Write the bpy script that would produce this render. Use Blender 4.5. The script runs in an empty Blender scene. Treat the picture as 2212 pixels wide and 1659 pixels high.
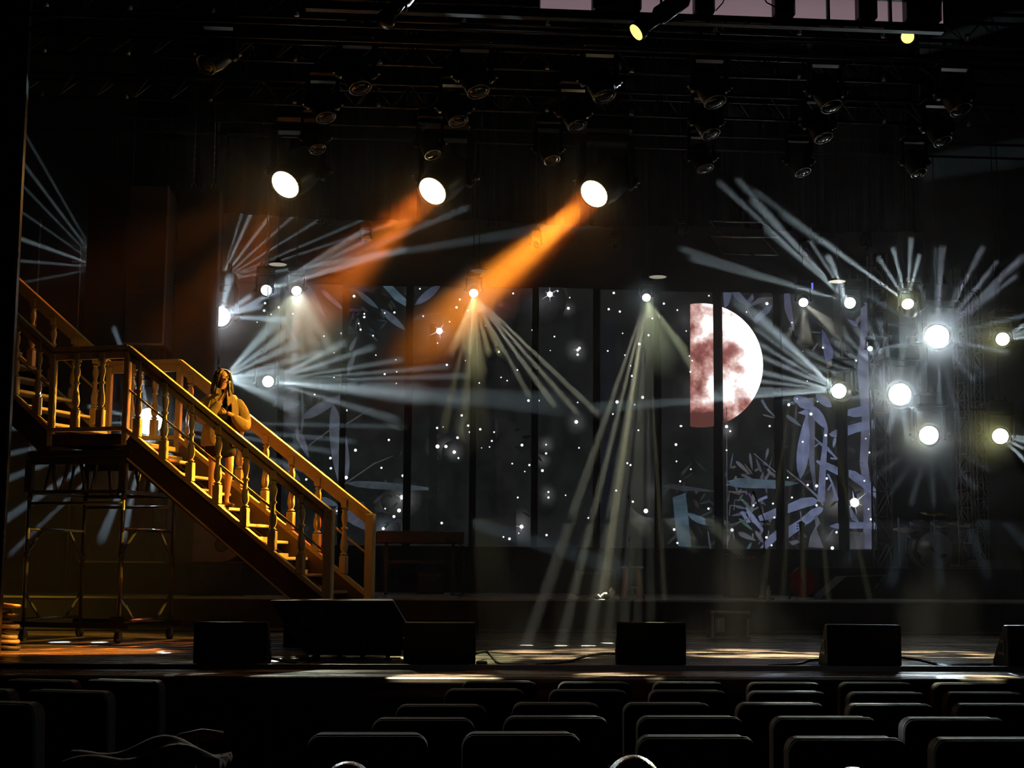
import bpy, math, random
from mathutils import Vector, Matrix
random.seed(7)
S = bpy.context.scene
COL = S.collection
PI = math.pi
# ------------------------------------------------------------------ camera
W, H, F = 2212, 1659, 3200.0
cam = bpy.data.objects.new('camera', bpy.data.cameras.new('camera'))
COL.objects.link(cam)
S.camera = cam
cam.data.sensor_width = 36
cam.data.lens = F / W * 36
cam.data.clip_end = 200
EYE = Vector((0, 0, 1.65))
R = Matrix.Rotation(-math.radians(4.5), 3, 'Z') @ Matrix.Rotation(PI / 2 + math.atan((1225 - 829.5) / F), 3, 'X') @ Matrix.Rotation(.0083, 3, 'Z')
cam.matrix_world = Matrix.Translation(EYE) @ R.to_4x4()


def at(px, py, Y):
    """world point at depth Y (metres from the camera row) seen at that place of the photograph"""
    d = R @ Vector(((px - W / 2) / F, -(py - H / 2) / F, -1))
    return EYE + d * (Y / d.y)


# ------------------------------------------------------------------ world, exposure
w = bpy.data.worlds.new('world')
S.world = w
w.use_nodes = True
w.node_tree.nodes['Background'].inputs[0].default_value = (.35, .45, .6, 1)
w.node_tree.nodes['Background'].inputs[1].default_value = .0006
S.view_settings.view_transform = 'Standard'
S.view_settings.look = 'None'
S.view_settings.exposure = 0
S.view_settings.gamma = 1
S.view_settings.use_curve_mapping = False
S.cycles.max_bounces = 3
S.cycles.diffuse_bounces = 1
S.cycles.glossy_bounces = 2
S.cycles.volume_bounces = 0
S.cycles.use_light_tree = True
S.cycles.sample_clamp_direct = 0
S.cycles.sample_clamp_indirect = 3
S.cycles.caustics_reflective = False

TEAL = (.72, .93, 1.0)
COOL = (.62, .85, 1.0)
LIME = (.95, 1.0, .62)
AMBER = (1.0, .27, .02)
POW = 30000.0


def spot(loc, target, half, power, col, parent=None, blend=.35, size=.02, name='beam_light'):
    d = (Vector(target) - Vector(loc)).normalized()
    l = bpy.data.lights.new(name, 'SPOT')
    l.spot_size = min(2 * math.radians(half), 3.1)
    l.spot_blend = blend
    l.energy = power
    l.color = col
    l.shadow_soft_size = size
    o = bpy.data.objects.new(name, l)
    COL.objects.link(o)
    m = Matrix.Translation(Vector(loc)) @ d.to_track_quat('-Z', 'Y').to_matrix().to_4x4()
    if parent:
        o.parent = parent
        m = pmat(parent).inverted() @ m
    o.matrix_basis = m
    return o


def pmat(o):
    m = o.matrix_basis.copy()
    return pmat(o.parent) @ m if o.parent else m


# ------------------------------------------------------------------ materials
MATS = {}


def pm(name, col, rough=.6, metal=0., var=.25, scale=6., bump=0., spec=.5, stretch=(1, 1, 1), rv=.1):
    if name in MATS:
        return MATS[name]
    m = bpy.data.materials.new(name)
    m.use_nodes = True
    nt = m.node_tree
    b = nt.nodes['Principled BSDF']
    tc = nt.nodes.new('ShaderNodeTexCoord')
    mp = nt.nodes.new('ShaderNodeMapping')
    mp.inputs['Scale'].default_value = stretch
    nz = nt.nodes.new('ShaderNodeTexNoise')
    nz.inputs['Scale'].default_value = scale
    nz.inputs['Detail'].default_value = 5
    nt.links.new(tc.outputs['Object'], mp.inputs[0])
    nt.links.new(mp.outputs[0], nz.inputs['Vector'])
    cr = nt.nodes.new('ShaderNodeMix')
    cr.data_type = 'RGBA'
    cr.inputs[6].default_value = (*[c * (1 - var) for c in col], 1)
    cr.inputs[7].default_value = (*[min(1, c * (1 + var)) for c in col], 1)
    nt.links.new(nz.outputs[0], cr.inputs[0])
    nt.links.new(cr.outputs[2], b.inputs['Base Color'])
    mr = nt.nodes.new('ShaderNodeMapRange')
    mr.inputs[3].default_value = max(0.02, rough - rv)
    mr.inputs[4].default_value = min(1, rough + rv)
    nt.links.new(nz.outputs[0], mr.inputs[0])
    nt.links.new(mr.outputs[0], b.inputs['Roughness'])
    b.inputs['Metallic'].default_value = metal
    b.inputs['Specular IOR Level'].default_value = spec
    if bump:
        bp = nt.nodes.new('ShaderNodeBump')
        bp.inputs['Strength'].default_value = bump
        bp.inputs['Distance'].default_value = .02
        nt.links.new(nz.outputs[0], bp.inputs['Height'])
        nt.links.new(bp.outputs[0], b.inputs['Normal'])
    MATS[name] = m
    return m


def em(name, col, strength):
    if name in MATS:
        return MATS[name]
    m = bpy.data.materials.new(name)
    m.use_nodes = True
    nt = m.node_tree
    nt.nodes.clear()
    o = nt.nodes.new('ShaderNodeOutputMaterial')
    e = nt.nodes.new('ShaderNodeEmission')
    e.inputs[0].default_value = (*col, 1)
    # a lens is a little brighter in its middle cells
    tc = nt.nodes.new('ShaderNodeTexCoord')
    vo = nt.nodes.new('ShaderNodeTexVoronoi')
    vo.inputs['Scale'].default_value = 30
    mr = nt.nodes.new('ShaderNodeMapRange')
    mr.inputs[3].default_value = strength * 1.15
    mr.inputs[4].default_value = strength * .8
    nt.links.new(tc.outputs['Object'], vo.inputs['Vector'])
    nt.links.new(vo.outputs[0], mr.inputs[0])
    nt.links.new(mr.outputs[0], e.inputs[1])
    nt.links.new(e.outputs[0], o.inputs[0])
    m.cycles.emission_sampling = 'NONE'
    MATS[name] = m
    return m


# ------------------------------------------------------------------ mesh builder
class MB:
    def __init__(s):
        s.v, s.f, s.sm = [], [], []

    def add(s, vs, fs, smooth=False, M=None):
        n = len(s.v)
        for p in vs:
            p = Vector(p)
            s.v.append(M @ p if M else p)
        for f in fs:
            s.f.append([i + n for i in f])
            s.sm.append(smooth)
        return s

    def box(s, x0, x1, y0, y1, z0, z1, M=None, bev=0.):
        if bev <= 0:
            vs = [(x, y, z) for z in (z0, z1) for y in (y0, y1) for x in (x0, x1)]
            return s.add(vs, [(0, 2, 3, 1), (4, 5, 7, 6), (0, 1, 5, 4), (2, 6, 7, 3), (0, 4, 6, 2), (1, 3, 7, 5)], M=M)
        b = min(bev, (x1 - x0) / 2.01, (y1 - y0) / 2.01, (z1 - z0) / 2.01)
        o = [(x0 + b, y0), (x1 - b, y0), (x1, y0 + b), (x1, y1 - b), (x1 - b, y1), (x0 + b, y1), (x0, y1 - b), (x0, y0 + b)]
        i = [(x0 + b, y0 + b), (x1 - b, y0 + b), (x1 - b, y0 + b), (x1 - b, y1 - b), (x1 - b, y1 - b), (x0 + b, y1 - b), (x0 + b, y1 - b), (x0 + b, y0 + b)]
        rings = [[(a, c, z0) for a, c in i], [(a, c, z0 + b) for a, c in o], [(a, c, z1 - b) for a, c in o], [(a, c, z1) for a, c in i]]
        vs = [p for r in rings for p in r]
        fs = [(r * 8 + k, r * 8 + (k + 1) % 8, r * 8 + 8 + (k + 1) % 8, r * 8 + 8 + k) for r in range(3) for k in range(8)]
        fs += [tuple(range(7, -1, -1)), tuple(range(24, 32))]
        return s.add(vs, fs, M=M)

    def tube(s, pts, r, n=8, cap=True, M=None, smooth=True):
        pts = [Vector(p) for p in pts]
        rs = r if isinstance(r, (list, tuple)) else [r] * len(pts)
        vs, fs = [], []
        t0 = (pts[1] - pts[0]).normalized()
        up = Vector((0, 0, 1)) if abs(t0.z) < .9 else Vector((1, 0, 0))
        a = t0.cross(up).normalized()
        for i, p in enumerate(pts):
            t = (pts[min(i + 1, len(pts) - 1)] - pts[max(i - 1, 0)]).normalized()
            a = (a - t * a.dot(t)).normalized()
            b = t.cross(a)
            for k in range(n):
                an = 2 * PI * k / n
                vs.append(p + (a * math.cos(an) + b * math.sin(an)) * rs[i])
        for i in range(len(pts) - 1):
            for k in range(n):
                fs.append((i * n + k, i * n + (k + 1) % n, (i + 1) * n + (k + 1) % n, (i + 1) * n + k))
        if cap:
            fs.append(tuple(range(n - 1, -1, -1)))
            fs.append(tuple(range((len(pts) - 1) * n, len(pts) * n)))
        return s.add(vs, fs, smooth, M)

    def bar(s, p, q, w, h, M=None, up=(0, 0, 1)):
        p, q = Vector(p), Vector(q)
        t = (q - p).normalized()
        u = Vector(up)
        if abs(t.dot(u)) > .95:
            u = Vector((0, 1, 0))
        a = t.cross(u).normalized() * w / 2
        b = a.cross(t).normalized() * h / 2
        vs = [c + i * a + j * b for c in (p, q) for i, j in ((-1, -1), (1, -1), (1, 1), (-1, 1))]
        return s.add(vs, [(3, 2, 1, 0), (4, 5, 6, 7), (0, 1, 5, 4), (1, 2, 6, 5), (2, 3, 7, 6), (3, 0, 4, 7)], M=M)

    def lathe(s, prof, n=20, M=None, smooth=True):
        """prof: (radius, z) pairs around +z"""
        vs, fs = [], []
        for r, z in prof:
            for k in range(n):
                an = 2 * PI * k / n
                vs.append((max(r, 1e-4) * math.cos(an), max(r, 1e-4) * math.sin(an), z))
        for i in range(len(prof) - 1):
            for k in range(n):
                fs.append((i * n + k, i * n + (k + 1) % n, (i + 1) * n + (k + 1) % n, (i + 1) * n + k))
        fs.append(tuple(range(n - 1, -1, -1)))
        fs.append(tuple(range((len(prof) - 1) * n, len(prof) * n)))
        return s.add(vs, fs, smooth, M)

    def prism(s, poly, y0, y1, M=None):
        """poly in (x, z), extruded along y"""
        n = len(poly)
        vs = [(x, y0, z) for x, z in poly] + [(x, y1, z) for x, z in poly]
        fs = [tuple(range(n)), tuple(range(2 * n - 1, n - 1, -1))]
        fs += [(k, (k + 1) % n + 0, (k + 1) % n + n, k + n)[::-1] for k in range(n)]
        return s.add(vs, fs, M=M)

    def ball(s, c, r, n=12, m=8, M=None, sc=(1, 1, 1)):
        vs, fs = [], []
        for i in range(m + 1):
            th = PI * i / m
            for k in range(n):
                an = 2 * PI * k / n
                vs.append((c[0] + r * sc[0] * max(math.sin(th), 1e-3) * math.cos(an), c[1] + r * sc[1] * max(math.sin(th), 1e-3) * math.sin(an), c[2] - r * sc[2] * math.cos(th)))
        for i in range(m):
            for k in range(n):
                fs.append((i * n + k, i * n + (k + 1) % n, (i + 1) * n + (k + 1) % n, (i + 1) * n + k))
        return s.add(vs, fs, True, M)

    def build(s, name, mat, parent=None, loc=None, kind=None, label=None):
        me = bpy.data.meshes.new(name)
        me.from_pydata([tuple(p) for p in s.v], [], s.f)
        me.polygons.foreach_set('use_smooth', s.sm)
        me.update()
        if mat:
            me.materials.append(mat)
        o = bpy.data.objects.new(name, me)
        COL.objects.link(o)
        if parent:
            o.parent = parent
        if loc is not None:
            o.location = loc
        if kind:
            o['kind'] = kind
        if label:
            o['label'] = label
        return o


def tag(o, label, cat, group=None):
    o['label'] = label
    o['category'] = cat
    if group:
        o['group'] = group
    return o


def thing(name, label, cat, loc=(0, 0, 0), rotz=0., group=None):
    o = bpy.data.objects.new(name, None)
    o.empty_display_size = .1
    COL.objects.link(o)
    o.location = loc
    o.rotation_euler = (0, 0, rotz)
    o.matrix_basis  # refresh
    return tag(o, label, cat, group)


def copy_tree(o, parent=None):
    c = o.copy()
    COL.objects.link(c)
    c.parent = parent
    for ch in [x for x in o.children]:
        copy_tree(ch, c)
    return c


def frame(axis, origin=(0, 0, 0)):
    """matrix whose +z runs along axis"""
    q = Vector(axis).normalized().to_track_quat('Z', 'Y')
    return Matrix.Translation(Vector(origin)) @ q.to_matrix().to_4x4()


BLACK = pm('black_paint', (.012, .012, .014), .45, var=.3)
STEEL = pm('dark_steel', (.045, .045, .05), .35, metal=.7)
ALU = pm('worn_aluminium', (.35, .35, .36), .3, metal=.9)
RUB = pm('black_rubber', (.01, .01, .01), .6)
DRAPE = pm('black_drape', (.008, .008, .009), .95, var=.5, scale=3, stretch=(6, 6, .3), bump=.4, spec=.1)

ZS = .77          # height of the stage floor
# ------------------------------------------------------------------ haze of the stage
m = bpy.data.materials.new('haze')
m.use_nodes = True
nt = m.node_tree
nt.nodes.clear()
o_ = nt.nodes.new('ShaderNodeOutputMaterial')
vs_ = nt.nodes.new('ShaderNodeVolumeScatter')
vs_.inputs['Density'].default_value = .02
vs_.inputs['Anisotropy'].default_value = .35
vs_.inputs['Color'].default_value = (1, 1, 1, 1)
nt.links.new(vs_.outputs[0], o_.inputs['Volume'])
tag(MB().box(-12.9, 14.5, 18.6, 27.2, ZS + .01, 11.5).build('stage_haze', m, kind='stuff'), 'smoke haze filling the upstage and showing the light beams', 'haze')
tag(MB().box(.9, 14.5, 15.6, 18.59, ZS + .01, 2.2).build('floor_haze', m, kind='stuff'), 'low smoke haze over the stage floor right of the stairs', 'haze')

# ------------------------------------------------------------------ setting
def struct(name, mb, mat, parent=None):
    return mb.build(name, mat, parent, kind='structure')

carpet = pm('dark_carpet', (.012, .010, .011), .95, scale=40, bump=.2, spec=.1)
fl = MB()
fl.add([(-14, -3, .29), (14, -3, .29), (14, 9, 0), (-14, 9, 0), (-14, 12.2, 0), (14, 12.2, 0)], [(0, 1, 2, 3), (3, 2, 5, 4)])
struct('floor', fl, carpet)

# stage deck: varnished dark boards with worn gloss
dk = bpy.data.materials.new('stage_boards')
dk.use_nodes = True
nt = dk.node_tree
b = nt.nodes['Principled BSDF']
tc = nt.nodes.new('ShaderNodeTexCoord')
mp = nt.nodes.new('ShaderNodeMapping')
mp.inputs['Scale'].default_value = (.6, 5.5, 1)
nz = nt.nodes.new('ShaderNodeTexNoise')
nz.inputs['Scale'].default_value = 1.6
nz.inputs['Detail'].default_value = 8
nz.inputs['Roughness'].default_value = .65
br = nt.nodes.new('ShaderNodeTexBrick')
br.inputs['Scale'].default_value = 1
br.inputs['Brick Width'].default_value = 2.4
br.inputs['Row Height'].default_value = .12
br.inputs['Mortar Size'].default_value = .004
br.inputs['Color1'].default_value = (.19, .135, .10, 1)
br.inputs['Color2'].default_value = (.11, .08, .062, 1)
br.inputs['Mortar'].default_value = (.01, .008, .006, 1)
nt.links.new(tc.outputs['Object'], br.inputs['Vector'])
nt.links.new(tc.outputs['Object'], mp.inputs[0])
nt.links.new(mp.outputs[0], nz.inputs['Vector'])
mx = nt.nodes.new('ShaderNodeMix')
mx.data_type = 'RGBA'
mx.blend_type = 'MULTIPLY'
mx.inputs[0].default_value = .8
nt.links.new(br.outputs[0], mx.inputs[6])
rr = nt.nodes.new('ShaderNodeMapRange')
rr.inputs[1].default_value = .3
rr.inputs[2].default_value = .7
rr.inputs[3].default_value = .25
rr.inputs[4].default_value = 1.2
nt.links.new(nz.outputs[0], rr.inputs[0])
nt.links.new(rr.outputs[0], mx.inputs[7])
nt.links.new(mx.outputs[2], b.inputs['Base Color'])
r2 = nt.nodes.new('ShaderNodeMapRange')
r2.inputs[1].default_value = .35
r2.inputs[2].default_value = .65
r2.inputs[3].default_value = .08
r2.inputs[4].default_value = .5
nt.links.new(nz.outputs[0], r2.inputs[0])
nt.links.new(r2.outputs[0], b.inputs['Roughness'])
bp = nt.nodes.new('ShaderNodeBump')
bp.inputs['Strength'].default_value = .25
bp.inputs['Distance'].default_value = .01
nt.links.new(nz.outputs[0], bp.inputs['Height'])
nt.links.new(bp.outputs[0], b.inputs['Normal'])
struct('stage_floor', MB().box(-14, 15, 12.16, 27.5, ZS - .12, ZS), dk)
struct('stage_front', MB().box(-14, 15, 12.22, 12.4, 0, ZS - .12), pm('black_front', (.012, .009, .009), .5))
lip = pm('varnished_edge', (.10, .08, .06), .22, spec=.8)
struct('trim_1', MB().box(-14, 15, 12.10, 12.16, ZS - .055, ZS - .004, bev=.012).box(-14, 15, 12.13, 12.22, ZS - .16, ZS - .10), lip)

wallm = pm('black_wall', (.012, .013, .015), .8, scale=2)
struct('wall_back', MB().box(-14, 15, 27.3, 27.6, ZS, 13), wallm)
struct('ceiling', MB().box(-14, 15, -3, 27.6, 12.6, 12.9), wallm)
struct('wall_right', MB().box(14.6, 15, 9, 27.4, 0, 12.7), wallm)
struct('wall_left', MB().box(-14, -13.6, 9, 27.4, 0, 12.7), wallm)
# side of the proscenium at the left edge of the picture
pj = at(31, 700, 15.0)
struct('wall_proscenium', MB().box(-13, pj.x, 15.0, 15.1, ZS, 12.6), pm('black_gloss_wall', (.010, .011, .013), .35))
struct('trim_2', MB().box(pj.x - .02, pj.x + .006, 14.985, 15.01, ZS, 12.6), pm('edge_strip', (.12, .11, .10), .3))
# side wall of panels beyond it
pa = at(186, 700, 22.6)
pb = at(-120, 700, 22.6)
mb = MB().box(pb.x, pa.x + .6, 22.6, 22.75, ZS, 11)
struct('wall_side', mb, pm('grey_wall_panels', (.030, .034, .042), .55, scale=1.5))
mb = MB()
for px in (82, 172):
    q = at(px, 600, 22.58)
    mb.box(q.x - .008, q.x + .008, 22.57, 22.6, ZS, q.z + (.9 if px == 82 else .6))
q = at(172, 566, 22.58)
mb.box(q.x - .11, q.x + .01, 22.55, 22.6, q.z - .012, q.z + .012)
struct('trim_3', mb, pm('pale_trim', (.35, .37, .4), .4))
# border drape above the screen
q = at(700, 470, 24.3)
mb = MB()
n = 240
vs, fs = [], []
for i in range(n + 1):
    x = -8 + i * (17 / n)
    y = 24.3 + .05 * math.sin(i * .9) + .03 * math.sin(i * 2.3)
    vs += [(x, y, q.z + .03 * math.sin(i * .11)), (x, y, 12.5)]
for i in range(n):
    fs.append((2 * i, 2 * i + 2, 2 * i + 3, 2 * i + 1))
mb.add(vs, fs)
tag(mb.build('border_curtain', DRAPE), 'long black pleated border curtain hanging above the LED wall', 'curtain')
# ------------------------------------------------------------------ LED wall
SY = 25.5
def sp(px, py):
    q = at(px, py, SY)
    return (q.x, q.z)

scr = bpy.data.materials.new('led_picture')
scr.use_nodes = True
nt = scr.node_tree
nt.nodes.clear()
o_ = nt.nodes.new('ShaderNodeOutputMaterial')
e_ = nt.nodes.new('ShaderNodeEmission')
ca = nt.nodes.new('ShaderNodeVertexColor')
ca.layer_name = 'picture'
tc = nt.nodes.new('ShaderNodeNewGeometry')
nz = nt.nodes.new('ShaderNodeTexNoise')
nz.inputs['Scale'].default_value = 2.6
nz.inputs['Detail'].default_value = 7
nz.inputs['Roughness'].default_value = .65
mr = nt.nodes.new('ShaderNodeMapRange')
mr.inputs[1].default_value = .3
mr.inputs[2].default_value = .72
mr.inputs[3].default_value = .45
mr.inputs[4].default_value = 1.5
nt.links.new(tc.outputs['Position'], nz.inputs['Vector'])
nt.links.new(nz.outputs[0], mr.inputs[0])
nt.links.new(ca.outputs[0], e_.inputs[0])
nt.links.new(mr.outputs[0], e_.inputs[1])
nt.links.new(e_.outputs[0], o_.inputs[0])
scr.cycles.emission_sampling = 'NONE'

# the moon picture: white on the right, red seas on the left
mo = bpy.data.materials.new('led_moon')
mo.use_nodes = True
nt = mo.node_tree
nt.nodes.clear()
o_ = nt.nodes.new('ShaderNodeOutputMaterial')
e_ = nt.nodes.new('ShaderNodeEmission')
tc = nt.nodes.new('ShaderNodeNewGeometry')
nz = nt.nodes.new('ShaderNodeTexNoise')
nz.inputs['Scale'].default_value = 1.9
nz.inputs['Detail'].default_value = 6
nz.inputs['Roughness'].default_value = .6
sx = nt.nodes.new('ShaderNodeSeparateXYZ')
nt.links.new(tc.outputs['Position'], nz.inputs['Vector'])
nt.links.new(tc.outputs['Position'], sx.inputs[0])
mc, mr_ = sp(1513, 790), 133 / F * SY
lin = nt.nodes.new('ShaderNodeMapRange')
lin.inputs[1].default_value = mc[0] - .35
lin.inputs[2].default_value = mc[0] + mr_ * .9
lin.inputs[3].default_value = -.25
lin.inputs[4].default_value = .74
nt.links.new(sx.outputs[0], lin.inputs[0])
lz = nt.nodes.new('ShaderNodeMapRange')
lz.inputs[1].default_value = mc[1] - mr_
lz.inputs[2].default_value = mc[1] + mr_ * .6
lz.inputs[3].default_value = -.35
lz.inputs[4].default_value = .15
nt.links.new(sx.outputs[2], lz.inputs[0])
a1 = nt.nodes.new('ShaderNodeMath')
nt.links.new(lin.outputs[0], a1.inputs[0])
nt.links.new(lz.outputs[0], a1.inputs[1])
sc_ = nt.nodes.new('ShaderNodeMapRange')
sc_.inputs[1].default_value = .3
sc_.inputs[2].default_value = .7
sc_.inputs[3].default_value = -.25
sc_.inputs[4].default_value = .95
nt.links.new(nz.outputs[0], sc_.inputs[0])
a2 = nt.nodes.new('ShaderNodeMath')
nt.links.new(a1.outputs[0], a2.inputs[0])
nt.links.new(sc_.outputs[0], a2.inputs[1])
cr = nt.nodes.new('ShaderNodeValToRGB')
cr.color_ramp.elements[0].position = 0
cr.color_ramp.elements[0].color = (.10, .035, .03, 1)
cr.color_ramp.elements[1].position = 1
cr.color_ramp.elements[1].color = (1.6, 1.5, 1.45, 1)
for p_, c_ in ((.25, (.30, .10, .09, 1)), (.45, (.55, .30, .27, 1)), (.65, (.85, .62, .58, 1)), (.8, (1.2, 1.1, 1.08, 1))):
    el = cr.color_ramp.elements.new(p_)
    el.color = c_
nt.links.new(a2.outputs[0], cr.inputs[0])
nt.links.new(cr.outputs[0], e_.inputs[0])
e_.inputs[1].default_value = 1.1
nt.links.new(e_.outputs[0], o_.inputs[0])
mo.cycles.emission_sampling = 'NONE'

LEAF = (.105, .125, .215)
TEALF = (.045, .075, .095)
GREY = (.075, .078, .095)
DIM = (.028, .030, .036)
BASE = (.0075, .0085, .0085)
WHITE = (1.3, 1.3, 1.35)
BLK = (.004, .005, .005)
SHAPES = []   # (polygon in plane coordinates, colours per vertex or one colour, material slot)


def poly(pts, col, slot=0):
    SHAPES.append(([sp(*p) for p in pts], col, slot))


def leaf(x0, y0, x1, y1, wd, col, k=.35):
    """pointed leaf from tip to tip, wd pixels wide"""
    dx, dy = x1 - x0, y1 - y0
    L = math.hypot(dx, dy)
    nx, ny = -dy / L, dx / L
    a, b_ = [], []
    for i in range(9):
        t = i / 8
        h = wd / 2 * math.sin(PI * t ** (math.log(.5) / math.log(k))) ** .7 if 0 < t < 1 else 0
        a.append((x0 + dx * t + nx * h, y0 + dy * t + ny * h))
        b_.append((x0 + dx * t - nx * h, y0 + dy * t - ny * h))
    poly(a + b_[-2:0:-1], col)


def band(pts, wd, col):
    """stem along pts; wd may change along it"""
    ws = wd if isinstance(wd, (list, tuple)) else [wd] * len(pts)
    for i in range(len(pts) - 1):
        (x0, y0), (x1, y1) = pts[i], pts[i + 1]
        L = math.hypot(x1 - x0, y1 - y0)
        nx, ny = -(y1 - y0) / L, (x1 - x0) / L
        a, b_ = ws[i] / 2, ws[i + 1] / 2
        poly([(x0 + nx * a, y0 + ny * a), (x1 + nx * b_, y1 + ny * b_), (x1 - nx * b_, y1 - ny * b_), (x0 - nx * a, y0 - ny * a)], col)


def glow(x, y, r, amp=.10, tint=(1, .97, 1), ry=None):
    c = sp(x, y)
    rr_ = r / F * SY
    ry_ = (ry or r) / F * SY
    n = 20
    for (s0, s1, c0, c1) in ((0, .35, 1., .42), (.35, .7, .42, .12), (.7, 1, .12, 0)):
        for k in range(n):
            a, b_ = 2 * PI * k / n, 2 * PI * (k + 1) / n
            q = [(c[0] + rr_ * s_ * math.cos(t), c[1] + ry_ * s_ * math.sin(t)) for s_, t in ((s0, a), (s1, a), (s1, b_), (s0, b_))]
            cc = [tuple(BASE[i] + amp * f_ * tint[i] for i in range(3)) for f_ in (c0, c1, c1, c0)]
            if s0 == 0:
                q, cc = q[1:], cc[1:]
                q = [q[0], q[1], c]
                cc = [cc[0], cc[1], tuple(BASE[i] + amp * tint[i] for i in range(3))]
            SHAPES.append((q, cc, 0))


def dot(x, y, r, col=WHITE):
    c = sp(x, y)
    rr_ = r / F * SY
    SHAPES.append(([(c[0] + rr_ * math.cos(2 * PI * k / 10), c[1] + rr_ * math.sin(2 * PI * k / 10)) for k in range(10)], col, 0))


def burst(x, y, r, n=6, rot=.3):
    pts = []
    for k in range(2 * n):
        a = rot + PI * k / n
        q = r * .72 * (.55 + .45 * ((k * 5) % 3) / 2) if k % 2 == 0 else r * .10
        pts.append((x + q * math.cos(a), y + q * math.sin(a)))
    poly(pts, (.42, .44, .52))
    dot(x, y, r * .22)


# glows first
for g in ((1247, 757, 30), (1187, 637, 48), (1227, 667, 22), (950, 716, 44), (1126, 1138, 30, .12, (1, .97, 1), 44), (1183, 1070, 22, .07, (1, 1, .9), 30), (1393, 1104, 42),
          (945, 965, 30), (962, 966, 26), (980, 977, 26), (1012, 925, 34), (1040, 927, 40), (1846, 1086, 52, .2), (1805, 1085, 50, .14), (845, 1103, 40), (868, 1076, 46, .13), (828, 1140, 34, .12, (.7, .8, 1)),
          (600, 650, 26), (1571, 930, 26), (1170, 993, 24), (1178, 960, 24), (1095, 1165, 22), (1244, 912, 30, .06), (1330, 1080, 30, .04), (1410, 1060, 60, .035), (1655, 656, 26), (1330, 870, 16), (1790, 1160, 34, .07), (1170, 650, 55, .045), (1070, 660, 60, .03), (1480, 690, 60, .03), (1500, 850, 55, .04)):
    glow(*g)
# dim textured shreds
rnd = random.Random(3)
for (x0, y0, x1, y1, n, c_) in ((1440, 1020, 1545, 1185, 34, DIM), (1566, 990, 1670, 1185, 46, GREY), (610, 835, 700, 900, 16, DIM), (1690, 870, 1800, 1180, 26, DIM), (1560, 640, 1670, 760, 16, DIM), (660, 640, 740, 790, 18, DIM),
                               (750, 625, 880, 720, 22, DIM), (1700, 700, 1800, 830, 16, DIM), (1830, 640, 1890, 1180, 26, DIM), (760, 900, 870, 1180, 14, DIM), (1050, 900, 1150, 1170, 14, BLK), (1290, 850, 1400, 1150, 12, BLK)):
    for k in range(n):
        x, y = rnd.uniform(x0, x1), rnd.uniform(y0, y1)
        a, L = rnd.uniform(0, 2 * PI), rnd.uniform(10, 44)
        leaf(x, y, x + L * math.cos(a), y + L * math.sin(a), rnd.uniform(2.5, 8), tuple(v * rnd.uniform(.5, 1.1) for v in c_))
# moon
mpts = []
for k in range(72):
    a = 2 * PI * k / 72
    x, y = 1513 + 134 * math.cos(a), 790 + 134 * math.sin(a)
    if x >= 1484:
        mpts.append((x, y))
mpts.sort(key=lambda p: math.atan2(p[1] - 790, p[0] - 1560))
SHAPES.append(([sp(*p) for p in mpts], None, 1))
# bamboo, right part
for q in (((1865, 655), (1868, 720), (1862, 800), (1870, 900), (1864, 1000), (1872, 1060), (1872, 1186)),):
    band(q, [16, 20, 24, 20, 18, 16, 18], (.085, .09, .14))
poly([(1832, 1128), (1892, 1128), (1892, 1144), (1870, 1142), (1832, 1142)], LEAF)
poly([(1828, 1148), (1866, 1150), (1866, 1186), (1830, 1186)], (.05, .052, .06))
poly([(1830, 885), (1850, 880), (1886, 872), (1878, 898), (1842, 902), (1829, 898)], LEAF)
poly([(1829, 920), (1850, 914), (1890, 906), (1890, 926), (1850, 934), (1829, 942)], LEAF)
poly([(1831, 1015), (1846, 1018), (1880, 1042), (1890, 1058), (1892, 1078), (1866, 1056), (1840, 1038), (1831, 1030)], LEAF)
band([(1834, 1096), (1842, 1118), (1852, 1128)], [3, 12, 4], LEAF)
leaf(1790, 1137, 1818, 1136, 12, LEAF, .6)
# panel 3 (x 1691-1806)
band([(1742, 862), (1748, 888), (1752, 1000), (1760, 1060)], [26, 22, 12, 5], (.07, .078, .11))
leaf(1742, 890, 1727, 1036, 27, LEAF, .6)
band([(1714, 858), (1734, 870), (1752, 880)], [10, 26, 14], LEAF)
leaf(1750, 878, 1786, 928, 22, LEAF, .4)
leaf(1760, 850, 1795, 880, 20, LEAF, .5)
poly([(1721, 892), (1738, 886), (1750, 892), (1740, 898)], LEAF)
band([(1783, 925), (1780, 960), (1776, 1010), (1772, 1084)], [8, 10, 14, 16], LEAF)
band([(1756, 944), (1766, 954), (1778, 962)], 3, LEAF)
band([(1757, 966), (1768, 958), (1780, 968), (1808, 992)], 3, LEAF)
band([(1762, 996), (1778, 1004), (1800, 1014), (1812, 1022)], [4, 14, 16, 12], LEAF)
band([(1785, 966), (1796, 980), (1806, 992), (1792, 990)], 4, LEAF)
band([(1786, 1024), (1796, 1044), (1806, 1082)], [5, 4, 9], LEAF)
band([(1796, 1044), (1786, 1060)], 4, LEAF)
poly([(1789, 938), (1800, 930), (1806, 928), (1806, 945), (1794, 944)], LEAF)
leaf(1803, 945, 1798, 968, 7, LEAF)
band([(1698, 1016), (1735, 1046), (1772, 1080), (1776, 1092)], [3, 3, 6, 3], (.1, .11, .15))
leaf(1696, 897, 1730, 922, 9, (.06, .075, .1))
poly([(1701, 1089), (1730, 1076), (1754, 1074), (1764, 1080), (1762, 1090), (1740, 1096), (1700, 1109)], LEAF)
poly([(1702, 1137), (1726, 1122), (1752, 1100), (1768, 1094), (1777, 1098), (1774, 1106), (1752, 1126), (1702, 1162)], LEAF)
poly([(1764, 1112), (1770, 1130), (1762, 1142), (1778, 1184), (1744, 1182), (1748, 1160), (1760, 1136), (1758, 1116)], GREY)
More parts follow.
